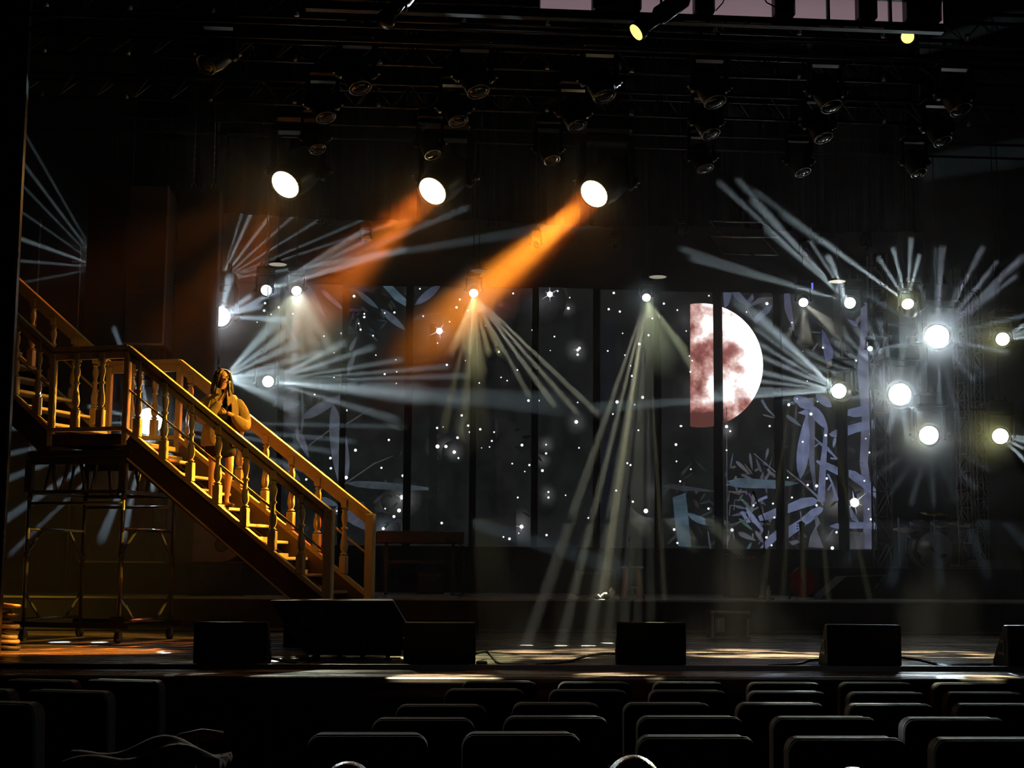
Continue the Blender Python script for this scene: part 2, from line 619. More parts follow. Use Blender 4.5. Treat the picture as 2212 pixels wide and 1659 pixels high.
leaf(1782, 1170, 1800, 1142, 6, GREY)
poly([(1702, 1170), (1720, 1166), (1726, 1172), (1710, 1178)], GREY)
band([(1727, 1104), (1729, 1118), (1730, 1184)], 3, GREY)
poly([(1692, 636), (1704, 632), (1712, 690), (1716, 722), (1706, 700), (1693, 668)], (.06, .062, .10))
leaf(1774, 712, 1804, 815, 22, (.07, .075, .15), .55)
leaf(1760, 800, 1786, 838, 10, GREY, .4)
band([(1752, 718), (1772, 720)], 2.5, GREY)
band([(1752, 760), (1765, 742)], 3, GREY)
poly([(1696, 780), (1724, 776), (1720, 790), (1697, 800)], (.045, .05, .07))
leaf(1828, 690, 1852, 706, 9, (.08, .085, .15), .6)
leaf(1846, 700, 1860, 680, 9, GREY)
band([(1857, 745), (1848, 782)], 3, GREY)
# panel 2 (x 1560-1672)
poly([(1561, 633), (1596, 632), (1612, 650), (1624, 636), (1628, 646), (1616, 662), (1596, 654), (1580, 636), (1572, 660), (1563, 668)], (.07, .08, .13))
poly([(1624, 690), (1652, 664), (1668, 660), (1660, 676), (1630, 700)], (.075, .09, .13))
band([(1612, 664), (1640, 650), (1668, 644)], [3, 12, 3], GREY)
band([(1606, 655), (1630, 700)], 2.5, GREY)
leaf(1566, 1047, 1726, 1044, 19, TEALF, .45)
poly([(1568, 1040), (1594, 1033), (1626, 1034), (1676, 1040), (1676, 1056), (1600, 1054)], (.055, .08, .11))
leaf(1588, 996, 1620, 1026, 8, GREY)
leaf(1618, 978, 1624, 1018, 6, GREY)
leaf(1658, 968, 1652, 996, 6, GREY)
leaf(1628, 1018, 1642, 1010, 6, GREY)
leaf(1656, 1012, 1666, 1028, 6, GREY)
band([(1627, 980), (1676, 1022)], 2, (.1, .105, .14))
leaf(1645, 896, 1674, 904, 4, GREY)
band([(1644, 864), (1654, 882), (1674, 902)], [6, 5, 2], (.07, .09, .12))
poly([(1636, 1115), (1676, 1097), (1677, 1119), (1640, 1126)], LEAF)
poly([(1640, 1184), (1660, 1158), (1679, 1142), (1679, 1164), (1656, 1184)], LEAF)
band([(1610, 1096), (1622, 1116), (1648, 1148)], [3, 12, 6], LEAF)
poly([(1597, 1106), (1604, 1104), (1621, 1128), (1612, 1130)], LEAF)
leaf(1628, 1062, 1622, 1112, 8, GREY)
band([(1624, 1092), (1640, 1080), (1656, 1073)], [3, 6, 6], LEAF)
leaf(1592, 1150, 1632, 1168, 11, GREY)
leaf(1630, 1146, 1650, 1176, 8, GREY)
band([(1568, 1136), (1590, 1130), (1622, 1118)], [2, 3, 4], GREY)
poly([(1566, 1124), (1576, 1128), (1574, 1140), (1566, 1142)], DIM)
for p_ in ((1574, 1062), (1586, 1080), (1576, 1092)):
    band([p_, (p_[0] + 16, p_[1] + 1)], 2.2, GREY)
    band([p_, (p_[0] - 2, p_[1] + 22)], 2.2, GREY)
band([(1568, 880), (1570, 1186)], 1.6, GREY)
# panel 1 (x 1430-1541)
poly([(1452, 1075), (1480, 1065), (1484, 1100), (1492, 1182), (1464, 1180), (1456, 1120)], (.045, .075, .10))
leaf(1482, 1108, 1526, 1134, 14, (.045, .072, .10), .5)
leaf(1490, 1112, 1524, 1124, 9, (.045, .072, .10), .6)
band([(1528, 1148), (1532, 1176), (1534, 1186)], [2, 5, 2], GREY)
band([(1544, 1130), (1547, 1186)], 2, GREY)
leaf(1430, 1050, 1545, 1062, 10, DIM)
# left part
leaf(660, 614, 705, 690, 14, (.055, .058, .08), .3)
leaf(694, 627, 744, 672, 12, (.06, .062, .095), .4)
leaf(768, 628, 818, 668, 12, (.05, .07, .09), .45)
leaf(822, 668, 876, 714, 15, (.055, .07, .09), .45)
poly([(827, 619), (848, 619), (880, 650), (884, 662), (874, 662), (852, 648)], (.06, .1, .13))
leaf(896, 660, 953, 615, 18, (.055, .065, .10), .5)
leaf(894, 690, 955, 678, 14, (.03, .03, .035), .4)
leaf(755, 760, 771, 728, 9, (.06, .07, .085))
leaf(748, 812, 768, 762, 12, (.06, .07, .085))
leaf(720, 870, 738, 1058, 30, (.065, .075, .095), .45)
leaf(746, 935, 748, 1040, 16, (.06, .068, .09), .6)
leaf(652, 905, 745, 852, 22, (.06, .068, .085), .4)
leaf(600, 880, 648, 874, 18, (.05, .055, .07))
leaf(640, 925, 668, 990, 16, (.055, .062, .08))
band([(668, 962), (712, 930), (745, 918)], [2, 3, 2], (.05, .052, .06))
band([(744, 1046), (808, 1002), (850, 985)], [2.5, 3, 1], (.055, .052, .05))
band([(746, 918), (810, 878)], [4, 1.5], (.05, .048, .045))
leaf(745, 1044, 950, 1058, 16, (.045, .058, .07), .35)
leaf(690, 1078, 730, 1092, 16, (.06, .07, .09))
band([(725, 1098), (770, 1124), (830, 1160)], [20, 24, 8], (.055, .06, .085))
leaf(588, 880, 640, 840, 12, (.045, .05, .06))
band([(652, 840), (655, 900), (650, 950)], [3, 6, 3], (.05, .052, .06))
leaf(620, 700, 640, 740, 10, (.045, .05, .055))
leaf(612, 1000, 650, 1040, 14, (.05, .055, .07))
# dark trees in the middle
for (x, w0, w1, c_) in ((1045, 40, 60, (.006, .0065, .0065)), (1095, 30, 40, (.009, .009, .009)), (935, 14, 20, (.006, .007, .006)), (1310, 40, 50, (.006, .007, .009))):
    poly([(x - w0 / 2, 700), (x + w0 / 2, 700), (x + w1 / 2, 1180), (x - w1 / 2, 1180)], c_)
# fairy lights
for q in '''573,656,4 571,672,4.5 586,680,3 603,665,4.5 633,679,3.5 556,697,2.5 765,641,5 787,686,4 787,679,3 775,700,2.5 779,713,3.5 738,721,4 806,726,3 831,677,3 852,676,4 907,625,3 914,684,3 700,727,3
1187,637,5 1204,630,3 1227,667,5 1230,644,2.5 1108,635,3.5 993,648,3.5 986,665,4.5 1010,672,3 971,696,3 947,716,5 945,742,2.5 1077,761,4 965,789,4 1117,800,3 1035,828,2.5 1082,816,2.5 1095,823,2.5 1149,714,2.5 1197,728,3 1251,753,5 1247,767,4.5 1188,758,2 1325,634,4.5 1314,669,4 1338,674,4 1344,721,2.5 1312,759,3 1408,689,3 1400,725,4 1380,744,5 1361,791,3 1349,768,3 1364,813,4 1433,657,4 1462,671,3
1141,866,4.5 1163,866,3.5 1387,859,5.5 1332,869,6 1370,875,3 1323,895,3 1244,912,6.5 1247,870,2.5 1250,968,3 1341,1000,0 1378,930,3 1427,929,2.5 1459,961,5 1471,921,3 1494,780,3 1481,716,2.5 1488,770,2.5 1490,804,3.5 1491,1014,3
997,898,4 1011,920,4 1014,934,3 1037,928,4 1067,934,3 1062,953,3.5 1057,966,2.5 1040,968,2 988,946,4.5 944,925,4 957,923,2 945,965,7 963,965,5.5 981,977,6 990,990,3.5 1127,962,5 1133,1019,2.5 1106,1002,3 1143,1005,4 1171,1017,5 1179,980,4 1179,961,3 1118,1075,3 1184,1063,3.5 1184,1075,4 1221,1070,2.5 1330,1060,4 1126,1138,7 1120,1152,2.5 1100,1164,4.5 1087,1160,3 1180,1156,4 1270,1119,3 1354,1001,3.5 1361,1005,3.5 1394,1104,8 1366,1084,4 1417,1196,0
954,1130,4.5 900,890,0 840,951,4 768,973,5 714,990,4.5 715,1012,4 748,1032,6 824,1011,3.5 737,891,4.5 749,887,3.5 680,853,3 870,1028,4.5 868,1073,6 862,1103,6.5 851,1116,5 828,1142,5 832,1099,3 917,1170,3 722,763,2.5 857,804,2.5 812,768,2.5 831,809,3.5 856,829,2.5 722,816,2.5 855,778,2 662,1036,4 728,1104,3 1005,780,2 1048,705,2
1655,657,5.5 1611,675,3 1709,698,2.5 1776,752,4 1732,760,2 1847,780,4 1742,824,2.5 1720,862,2.5 1702,875,5 1750,895,5.5 1764,868,2.5 1568,922,5.5 1576,932,3.5 1661,921,4 1782,941,4.5 1789,930,0 1781,955,0 1732,955,3.5 1469,921,3.5 1738,920,0 1784,1034,4 1743,1048,4 1762,1050,5.5 1709,1075,3.5 1762,1092,4 1668,1088,3.5 1626,1092,3.5 1529,1099,4 1671,1118,3.5 1580,1145,6 1455,1144,4.5 1462,1173,4 1654,1161,4.5 1665,1178,3.5 1805,1150,4 1796,1184,6 1878,938,3.5 1868,948,3 1876,978,3.5 1865,1039,3.5 1879,1122,4 1874,1100,3 1700,1032,3 1676,1037,3 1460,997,3 1468,1040,3.5 1568,973,3 1790,918,0 1781,941,4 1530,640,3 1850,652,0'''.split():
    x, y, r = [float(v) for v in q.split(',')]
    if r:
        dot(x, y, r * .64)
burst(1187, 637, 30, 6, .5)
burst(949, 716, 34, 5, .2)
burst(1844, 1086, 48, 6, .35)
burst(1126, 1138, 20, 4, .1)
burst(868, 1075, 20, 4, .4)
burst(1247, 757, 14, 4, .1)

CUTS = [(470, 598), (612, 734), (748, 873), (890, 1015), (1030, 1148), (1163, 1281), (1297, 1413), (1429, 1541), (1561, 1672), (1692, 1806), (1829, 1890)]
TOPS = [612, 613, 617, 619, 622, 622, 626, 630, 632, 636, 638]
LBL = ['tall LED panel behind the singer, leftmost, hazy grey, with the white dots of fairy lights', 'LED panel with blurred grey stalks right of the singer, just behind the stair handrail',
       'LED panel showing a long pale upright leaf and a blue sparkle above the keyboard', 'LED panel with a bright cluster of three fairy lights and a star burst higher up',
       'dark LED panel just right of the cluster of three bright fairy lights', 'dark LED panel with the white star burst at its top centre', 'dark LED panel with two thin light beams crossing before it, left of the microphone stand',
       'LED panel showing the dim red left slice of the moon and a teal leaf below', 'LED panel showing the bright white and pink disc of the moon', 'LED panel full of tall blue bamboo leaves, right of the moon',
       'narrow rightmost LED panel with a bamboo stem and the brightest star burst']


def clip(pg, cols, ax, lim, keep_less):
    out, oc = [], []
    n = len(pg)
    for i in range(n):
        a, b_ = pg[i], pg[(i + 1) % n]
        ca_, cb = (cols[i], cols[(i + 1) % n]) if cols else (None, None)
        ia = (a[ax] <= lim) == keep_less
        ib = (b_[ax] <= lim) == keep_less
        if ia:
            out.append(a)
            oc.append(ca_)
        if ia != ib:
            t = (lim - a[ax]) / (b_[ax] - a[ax])
            out.append((a[0] + (b_[0] - a[0]) * t, a[1] + (b_[1] - a[1]) * t))
            oc.append(tuple(ca_[j] + (cb[j] - ca_[j]) * t for j in range(3)) if cols else None)
    return out, (oc if cols else None)


BOT = sp(1200, 1182)[1]
for (c0, c1), ty, lb in zip(CUTS, TOPS, LBL):
    x0, x1 = sp(c0, 900)[0], sp(c1, 900)[0]
    z1 = sp((c0 + c1) / 2, ty)[1]
    z0 = BOT
    t = thing('led_panel', lb, 'LED screen', ((x0 + x1) / 2, SY, z0), 0, 'panels of the LED wall')
    cx = (x0 + x1) / 2
    MB().box(x0 - cx - .01, x1 - cx + .01, .03, .12, -.01, z1 - z0 + .01, bev=.005).build('cabinet', BLACK, t)
    V, Fc, CL, SL = [], [], [], []
    rect = [(x0, z0), (x1, z0), (x1, z1), (x0, z1)]
    allsh = [(rect, BASE, 0)] + SHAPES
    for k, (pg, col, slot) in enumerate(allsh):
        cols = col if isinstance(col, list) else None
        p2, c2 = pg, cols
        for ax, lim, kl in ((0, x1, True), (0, x0, False), (1, z1, True), (1, z0, False)):
            if len(p2) < 3:
                break
            p2, c2 = clip(p2, c2, ax, lim, kl)
        if len(p2) < 3:
            continue
        ar = abs(sum(p2[i][0] * p2[(i + 1) % len(p2)][1] - p2[(i + 1) % len(p2)][0] * p2[i][1] for i in range(len(p2)))) / 2
        if ar < 1e-6:
            continue
        n = len(V)
        y = .02 - k * .00003
        V += [(a - cx, y, b_ - z0) for a, b_ in p2]
        Fc.append(list(range(n, n + len(p2))))
        CL += c2 if c2 else [col if col and not isinstance(col, list) else (1, 1, 1)] * len(p2)
        SL.append(slot)
    me = bpy.data.meshes.new('picture')
    me.from_pydata(V, [], Fc)
    at_ = me.color_attributes.new('picture', 'FLOAT_COLOR', 'POINT')
    for i, c_ in enumerate(CL):
        at_.data[i].color = (*c_, 1)
    me.materials.append(scr)
    me.materials.append(mo)
    me.polygons.foreach_set('material_index', SL)
    # the moon shader reads wall coordinates through this object's own space
    po = bpy.data.objects.new('picture', me)
    COL.objects.link(po)
    po.parent = t

# ------------------------------------------------------------------ risers and deck
rm = pm('black_carpet_riser', (.010, .010, .012), .9, scale=8, spec=.15)
edge = pm('riser_edge_strip', (.30, .28, .24), .35, metal=.3)
Z1 = at(1300, 1296, 20.1).z
t = thing('stage_riser', 'long low black riser across the back of the stage, in front of the LED wall', 'riser', (0, 20.1, ZS))
MB().box(-9.5, 12, 0, 6.6, 0, Z1 - ZS - .012).build('deck', rm, t)
MB().box(-9.5, 12, 0, 6.6, Z1 - ZS - .012, Z1 - ZS).build('deck_top', pm('worn_grey_top', (.14, .135, .12), .45, scale=3), t)
MB().box(-9.5, 12, -.015, .0, Z1 - ZS - .02, Z1 - ZS + .006).build('edge_strip', edge, t, label='thin pale strip along the front edge')
MB().box(-9.5, 12, -.02, -.0, .02, .05).build('kick_strip', pm('dark_strip', (.05, .045, .04), .4), t)
xa, xb = at(170, 1215, 21.9).x, at(640, 1215, 21.9).x
z2 = at(400, 1214, 21.9).z
t = thing('stage_riser', 'upper black riser behind the stairs, on the left', 'riser', (xa, 21.9, Z1))
MB().box(0, xb - xa, 0, 2.6, 0, z2 - Z1).build('deck', rm, t)
MB().box(0, xb - xa, -.015, 0, z2 - Z1 - .018, z2 - Z1 + .006).build('edge_strip', edge, t, label='thin pale strip along the front edge')
xa, xb = at(1770, 1225, 22.4).x, at(2230, 1225, 22.4).x
z3 = at(1900, 1226, 22.4).z
t = thing('stage_riser', 'black drum riser at the right, under the drum stands', 'riser', (xa, 22.4, Z1))
MB().box(0, xb - xa, 0, 2.6, 0, z3 - Z1).build('deck', rm, t)
MB().box(0, xb - xa, -.012, 0, z3 - Z1 - .012, z3 - Z1 + .004).build('edge_strip', pm('dim_edge', (.09, .09, .1), .4), t)
DRZ = z3
x0, x1 = sp(560, 1182)[0], sp(1900, 1182)[0]
t = thing('screen_plinth', 'long black cloth-faced plinth that carries the LED wall', 'plinth', (x0, 25.2, Z1))
MB().box(0, x1 - x0, 0, .7, 0, BOT - Z1 - .012).build('skirt', DRAPE, t)
# black track along the front
t = thing('cable_ramp', 'long low black cable ramp lying along the front of the stage', 'cable ramp', (0, 13.0, ZS))
mb = MB()
mb.prism([(-.09, 0), (.09, 0), (.04, .04), (-.04, .04)], -9.8, 11.5, Matrix.Rotation(PI / 2, 4, 'Z'))
mb.build('ramp_body', BLACK, t)

# ------------------------------------------------------------------ stairs
PHI = .366
SW = 1.189
N0 = at(278, 750, 17.0)
ZR = N0.z - ZS              # rail height over the stage floor at the landing
SL_ = 1.868 / 2.523
LAND, RUN, UP, UPS = .966, 2.523, 1.9, .434 / .536
NOSE = 1.05
st = thing('staircase', 'yellow-lit wooden staircase with turned balusters descending from the left', 'staircase', (N0.x, N0.y, ZS), -PHI)
SM = pmat(st)
wood = pm('painted_stair_wood', (.62, .47, .22), .5, scale=5, var=.12, stretch=(1, 1, 1))
wood2 = pm('stair_tread_wood', (.50, .36, .20), .45, scale=7, var=.2, stretch=(1, 8, 1))


def rail_z(x):
    if x > 0:
        return ZR - x * SL_
    if x > -LAND:
        return ZR
    return ZR + (-LAND - x) * UPS


def spindle(h):
    """turned baluster of height h: square foot and head, vase, rings"""
    mb = MB()
    a = .042
    f = h * .24
    mb.box(-a, a, -a, a, 0, f, bev=.006)
    mb.box(-a * .9, a * .9, -a * .9, a * .9, h - .10, h, bev=.006)
    H0, H1 = f, h - .10
    L = H1 - H0
    pr = [(.018, 0), (.026, .02), (.03, .035), (.026, .05), (.016, .065), (.022, .09), (.029, .14), (.031, .20), (.028, .28), (.021, .38), (.017, .46), (.016, .52), (.025, .55), (.028, .565), (.025, .58), (.016, .60), (.017, .66), (.024, .74), (.027, .80), (.024, .86), (.016, .91), (.025, .935), (.027, .95), (.024, .965), (.016, .985), (.018, 1)]
    mb.lathe([(r * 1.45, H0 + t_ * L) for r, t_ in pr], 14)
    return mb


spin = {}
for side, y in (('near', 0.0), ('far', SW)):
    # handrail follows upper flight, landing and lower flight, then turns down into the newel
    mb = MB()
    pts = [(-LAND - UP, y, rail_z(-LAND - UP)), (-LAND, y, ZR), (0, y, ZR), (RUN, y, rail_z(RUN))]
    for a, b_ in zip(pts, pts[1:]):
        mb.bar(a, b_, .075, .05)
    mb.build('handrail', wood, st)
    mb = MB()
    for a, b_ in zip(pts, pts[1:]):
        o = Vector((0, 0, -.075))
        mb.bar(Vector(a) + o, Vector(b_) + o, .04, .10)
    mb.build('rail_fascia', wood, st)
    # newel with a mitred top
    mb = MB()
    mb.box(RUN - .055, RUN + .055, y - .045, y + .045, 0, rail_z(RUN) + .015, bev=.012)
    mb.build('newel_post', wood, st)
    for x in (0, -LAND):
        MB().box(x - .035, x + .035, y - .035, y + .035, ZR - 1.12, ZR - .05, bev=.008).build('post', wood, st)
    # bottom rail
    mb = MB()
    off = -.93
    for a, b_ in zip(pts, pts[1:]):
        mb.bar(Vector(a) + Vector((0, 0, off)), Vector(b_) + Vector((0, 0, off)), .07, .045)
    mb.build('bottom_rail', wood, st)
    mb = MB()
    for a, b_ in ((pts[2], pts[3]), (pts[0], pts[1])):
        for off2 in (-.47,):
            mb.bar(Vector(a) + Vector((0, .0, off2)), Vector(b_) + Vector((0, 0, off2)), .016, .022)
    mb.build('middle_rail', wood, st)
    # stringer
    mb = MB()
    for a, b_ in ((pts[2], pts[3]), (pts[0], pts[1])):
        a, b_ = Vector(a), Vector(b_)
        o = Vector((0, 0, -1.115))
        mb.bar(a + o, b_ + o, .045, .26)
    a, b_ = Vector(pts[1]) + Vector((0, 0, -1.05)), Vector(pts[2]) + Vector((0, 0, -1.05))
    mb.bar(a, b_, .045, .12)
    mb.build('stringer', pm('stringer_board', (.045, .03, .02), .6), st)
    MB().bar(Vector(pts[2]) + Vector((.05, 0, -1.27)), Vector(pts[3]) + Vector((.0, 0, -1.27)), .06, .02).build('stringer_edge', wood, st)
    # balusters
    xs = [RUN * (k + .45) / 7.4 for k in range(7)] + [-LAND * q for q in (.34, .68)] + [-LAND - .31 * k - .2 for k in range(5)]
    for x in xs:
        h = .86
        key = 'b'
        if key not in spin:
            o = spindle(h).build('baluster', wood, st)
            spin[key] = o
        else:
            o = spin[key].copy()
            COL.objects.link(o)
            o.parent = st
        o.location = (x, y, rail_z(x) - .915)
# treads, each with a thin riser strip
ZL = ZR - NOSE
nstep = 10
rs, gn = RUN * SL_ / nstep, RUN / nstep
tr = None
for k in range(1, nstep + 1):
    o = MB().box(-.03, gn, -.0, SW - .06, -.035, 0, bev=.008).build('tread', wood2, st)
    o.location = ((k - 1) * gn, .03, ZL - rs * k)
    o2 = MB().box(-.012, .006, 0, SW - .06, 0, .045).build('riser_batten', wood2, o)
for k in range(1, 8):
    o = MB().box(-gn, .03, 0, SW - .06, -.035, 0, bev=.008).build('tread', wood2, st)
    o.location = (-LAND - (k - 1) * gn, .03, ZL + gn * UPS * k)
    MB().box(-.012, .006, 0, SW - .06, 0, .045).build('riser_batten', wood2, o, loc=(-gn + .01, 0, 0))
MB().box(-LAND, 0, .02, SW - .02, ZL - .06, ZL, bev=.01).build('landing', wood2, st)
# stage deck unit under the foot of the stairs
t = thing('stage_deck', 'low black deck unit under the foot of the stairs, behind the big black cabinet', 'deck', SM @ Vector((RUN - .55, .1, 0)), -PHI)
MB().box(0, .5, 0, SW - .2, 0, ZL - rs * nstep - .05).build('deck_body', rm, t)

# ------------------------------------------------------------------ rolling scaffold under the landing
fr = pm('scaffold_tube', (.10, .095, .09), .35, metal=.6)
sc = thing('scaffold', 'dark rolling scaffold tower under the stair landing, on castors', 'scaffold', (N0.x, N0.y, ZS), -PHI)
X0, X1 = -1.22, .0
dz = at(300, 972, 17.0).z - ZS
MB().box(X0 - .02, X1 + .10, -.03, SW + .03, dz - .07, dz, bev=.01).build('platform', pm('dark_plywood', (.03, .026, .022), .6), sc)
ft = (X0, X1)
for x in ft:
    for y in (0.02, SW - .02):
        mb = MB().tube([(x, y, .17), (x, y, dz - .07)], .024, 10)
        for z in (.95, 1.6):
            mb.tube([(x, y, z), (x, y, z + .05)], .034, 10)
        mb.build('leg', fr, sc)
        cm = MB()
        cm.tube([(0, 0, .17), (0, 0, .13)], .016, 8)
        cm.box(-.028, -.022, -.03, .035, .05, .135)
        cm.box(.022, .028, -.03, .035, .05, .135)
        cas = cm.build('castor', ALU, sc, loc=(x, y, 0))
        MB().tube([(-.02, 0, .062), (.02, 0, .062)], .062, 18).build('wheel', pm('castor_wheel', (.05, .04, .03), .4), cas)
# the frame of the platform: rail pair with arched webs
for y in (0.0, SW):
    mb = MB()
    mb.bar((X0, y, dz - .47), (X1, y, dz - .47), .04, .04)
    mb.bar((X0, y, dz - .11), (X1, y, dz - .11), .04, .09)
    for x in (X0, X1):
        mb.bar((x, y, dz - .47), (x, y, dz - .1), .09, .06, up=(0, 1, 0))
    for x, d in ((X0 + .30, .05), (X0 + .52, -.1), (X0 + .66, .1), (X1 - .34, -.06)):
        mb.tube([(x, y, dz - .11), (x + d * .4, y, dz - .27), (x + d, y, dz - .47)], .022, 8)
    mb.tube([(X0, y, dz - .60), (X1, y, dz - .60)], .018, 8)
    mb.build('platform_truss', fr, sc)
for x in (X0, X1):
    mb = MB()
    mb.bar((x, 0, dz - .47), (x, SW, dz - .47), .04, .04)
    mb.tube([(x, 0, 1.27), (x, SW, 1.27)], .018, 8)
    mb.tube([(x, 0, .24), (x, SW, .24)], .022, 8)
    for (ya, za, yb, zb) in ((0, .56, .33, .25), (SW, .56, SW - .33, .25), (0, .98, .33, 1.26), (SW, .90, SW - .33, 1.26)):
        mb.bar((x, ya, za), (x, yb, zb), .018, .028)
    for ya in (.3, .8):
        mb.tube([(x, ya, dz - .47), (x, ya + .1, dz - .12)], .015, 6)
    mb.build('side_frame', fr, sc)
mb = MB()
for y in (0, SW):
    mb.bar((X0 - .1, y, .19), (X1 + .12, y, .19), .05, .06)
mb.build('base_beam', STEEL, sc)
MB().box(X1 - .06, X1 + .1, -.05, -.03, .17, .3).build('castor_bracket', STEEL, sc)

# ------------------------------------------------------------------ hanging flats and loudspeaker at the left
def flat(pxl, pxr, pyt, pyb, Y, th, nm, mat, lb, cat, part):
    a, b_ = at(pxl, 700, Y), at(pxr, 700, Y)
    zt = at((pxl + pxr) / 2, pyt, Y).z
    zb = at((pxl + pxr) / 2, pyb, Y).z
    t = thing(nm, lb, cat, ((a.x + b_.x) / 2, Y, zb))
    w_ = (b_.x - a.x) / 2
    MB().box(-w_, w_, 0, th, 0, zt - zb, bev=.01).build(part, mat, t)
    return t, w_, zt - zb


t, w_, h_ = flat(180, 347, 388, 1216, 22.0, .06, 'masking_flat', pm('brown_black_cloth', (.030, .018, .015), .85, scale=2), 'tall brown-black masking flat behind the stair landing', 'flat', 'panel')
for x in (-w_ * .45, w_ * .2):
    MB().tube([(x, .03, h_ - .01), (x, .03, h_ + 2.5)], .006, 6).build('hanging_chain', STEEL, t)
t, w_, h_ = flat(347, 376, 440, 1216, 22.3, .05, 'masking_flat', pm('grey_blue_panel', (.055, .055, .068), .5, scale=2), 'narrow grey-blue panel strip between the two dark flats', 'flat', 'panel')
z_ = at(360, 617, 22.3).z - t.location.z
MB().box(-w_, w_, -.006, 0, z_ - .008, z_ + .008).build('seam_strip', pm('seam', (.3, .3, .33), .4), t)
t, w_, h_ = flat(375, 466, 406, 1216, 21.4, .35, 'masking_flat', pm('black_cloth_box', (.016, .015, .016), .7, scale=2), 'deep black hanging column left of the LED wall, behind the singer', 'flat', 'panel')
for x in (-w_ * .35, w_ * .6):
    mb = MB()
    mb.tube([(x, .15, h_ + .09), (x, .15, h_ + 3)], .007, 6)
    for k in range(7):
        mb.tube([(x, .15, h_ + .1 + k * .09), (x, .15, h_ + .15 + k * .09)], .014, 6)
    mb.build('hanging_chain', pm('chain', (.25, .22, .2), .35, metal=.8), t)
    MB().tube([(x - .03, .15, h_), (x - .03, .15, h_ + .1), (x + .03, .15, h_ + .1), (x + .03, .15, h_)], .012, 8).build('eye_bolt', ALU, t)
t, w_, h_ = flat(268, 354, 400, 743, 20.4, .75, 'loudspeaker', pm('loudspeaker_cloth', (.024, .018, .018), .6, scale=4), 'tall hung loudspeaker column with an orange-lit right edge', 'loudspeaker', 'cabinet')
mb = MB()
mb.box(w_ - .018, w_ + .004, -.012, .03, 0, h_)
mb.box(-w_, w_, -.012, .03, -.012, .012)
mb.build('corner_trim', pm('trim_alu', (.28, .22, .2), .35, metal=.5), t)
mb = MB()
for k in range(6):
    mb.box(-w_ + .03, w_ - .03, -.014, -.004, .04 + k * h_ / 6, -.03 + (k + 1) * h_ / 6)
mb.build('grille', pm('grille_cloth', (.020, .016, .016), .7, scale=60), t)
MB().box(-w_ * .7, w_ * .7, .2, .5, h_, h_ + .12).build('flying_frame', STEEL, t)

# ------------------------------------------------------------------ the singer
def skin(verts, edges, radii, name, mat, parent, sub=2, root=0, smooth=True):
    me = bpy.data.meshes.new(name)
    me.from_pydata(verts, edges, [])
    o = bpy.data.objects.new(name, me)
    COL.objects.link(o)
    o.parent = parent
    md = o.modifiers.new('skin', 'SKIN')
    md.use_smooth_shade = True
    for i, r in enumerate(radii):
        sv = me.skin_vertices[0].data[i] if len(me.skin_vertices) else None
        if sv:
            sv.radius = r if isinstance(r, tuple) else (r, r)
            sv.use_root = (i == root)
    if sub:
        m2 = o.modifiers.new('sub', 'SUBSURF')
        m2.levels = m2.render_levels = sub
    me.materials.append(mat)
    return o


def chain_skin(chains, name, mat, parent, sub=2):
    """chains: lists of (x,y,z,r); first point of a later chain may equal an earlier point"""
    V, E, Rr, idx = [], [], [], {}
    for ch in chains:
        prev = None
        for p in ch:
            k = tuple(round(c, 4) for c in p[:3])
            if k not in idx:
                idx[k] = len(V)
                V.append(p[:3])
                Rr.append(p[3])
            i = idx[k]
            if prev is not None and prev != i:
                E.append((prev, i))
            prev = i
    me = bpy.data.meshes.new(name)
    me.from_pydata(V, E, [])
    o = bpy.data.objects.new(name, me)
    COL.objects.link(o)
    o.parent = parent
    bpy.context.view_layer.objects.active = o
    md = o.modifiers.new('skin', 'SKIN')
    md.use_smooth_shade = True
    if not me.skin_vertices:
        bpy.ops.mesh.customdata_skin_add()
    for i, r in enumerate(Rr):
        sv = me.skin_vertices[0].data[i]
        sv.radius = r if isinstance(r, tuple) else (r, r)
        sv.use_root = (i == 0)
    if sub:
        m2 = o.modifiers.new('sub', 'SUBSURF')
        m2.levels = m2.render_levels = sub
    me.materials.append(mat)
    return o


def loft(rings, name, mat, parent, n=28, wob=0., seed=1, cap=True):
    """rings: (cx, cy, z, rx, ry) ellipses; wob adds cloth folds"""
    rnd = random.Random(seed)
    ph = [rnd.uniform(0, 6) for _ in range(4)]
    vs, fs = [], []
    for i, (cx, cy, z, rx, ry) in enumerate(rings):
        for k in range(n):
            a = 2 * PI * k / n
            f = 1 + wob * (math.sin(5 * a + ph[0] + i * .5) * .6 + math.sin(9 * a + ph[1] - i * .7) * .4)
            vs.append((cx + rx * f * math.cos(a), cy + ry * f * math.sin(a), z))
    for i in range(len(rings) - 1):
        for k in range(n):
            fs.append((i * n + k, i * n + (k + 1) % n, (i + 1) * n + (k + 1) % n, (i + 1) * n + k))
    if cap:
        fs.append(tuple(range(n - 1, -1, -1)))
        fs.append(tuple(range((len(rings) - 1) * n, len(rings) * n)))
    mb = MB().add(vs, fs, True)
    o = mb.build(name, mat, parent)
    m2 = o.modifiers.new('sub', 'SUBSURF')
    m2.levels = m2.render_levels = 1
    return o


SKIN = pm('skin', (.40, .20, .12), .5, var=.06, scale=3)
HAIR = pm('dark_hair', (.007, .004, .003), .5, var=.5, scale=20, stretch=(6, 6, 1), bump=.5)
JACK = pm('tan_jacket', (.21, .135, .065), .85, var=.3, scale=7, bump=1.0, spec=.1)
SHIRT = pm('black_top', (.005, .005, .006), .9, spec=.05)
SHORT = pm('black_shorts', (.004, .004, .005), .9, bump=.3, spec=.05)
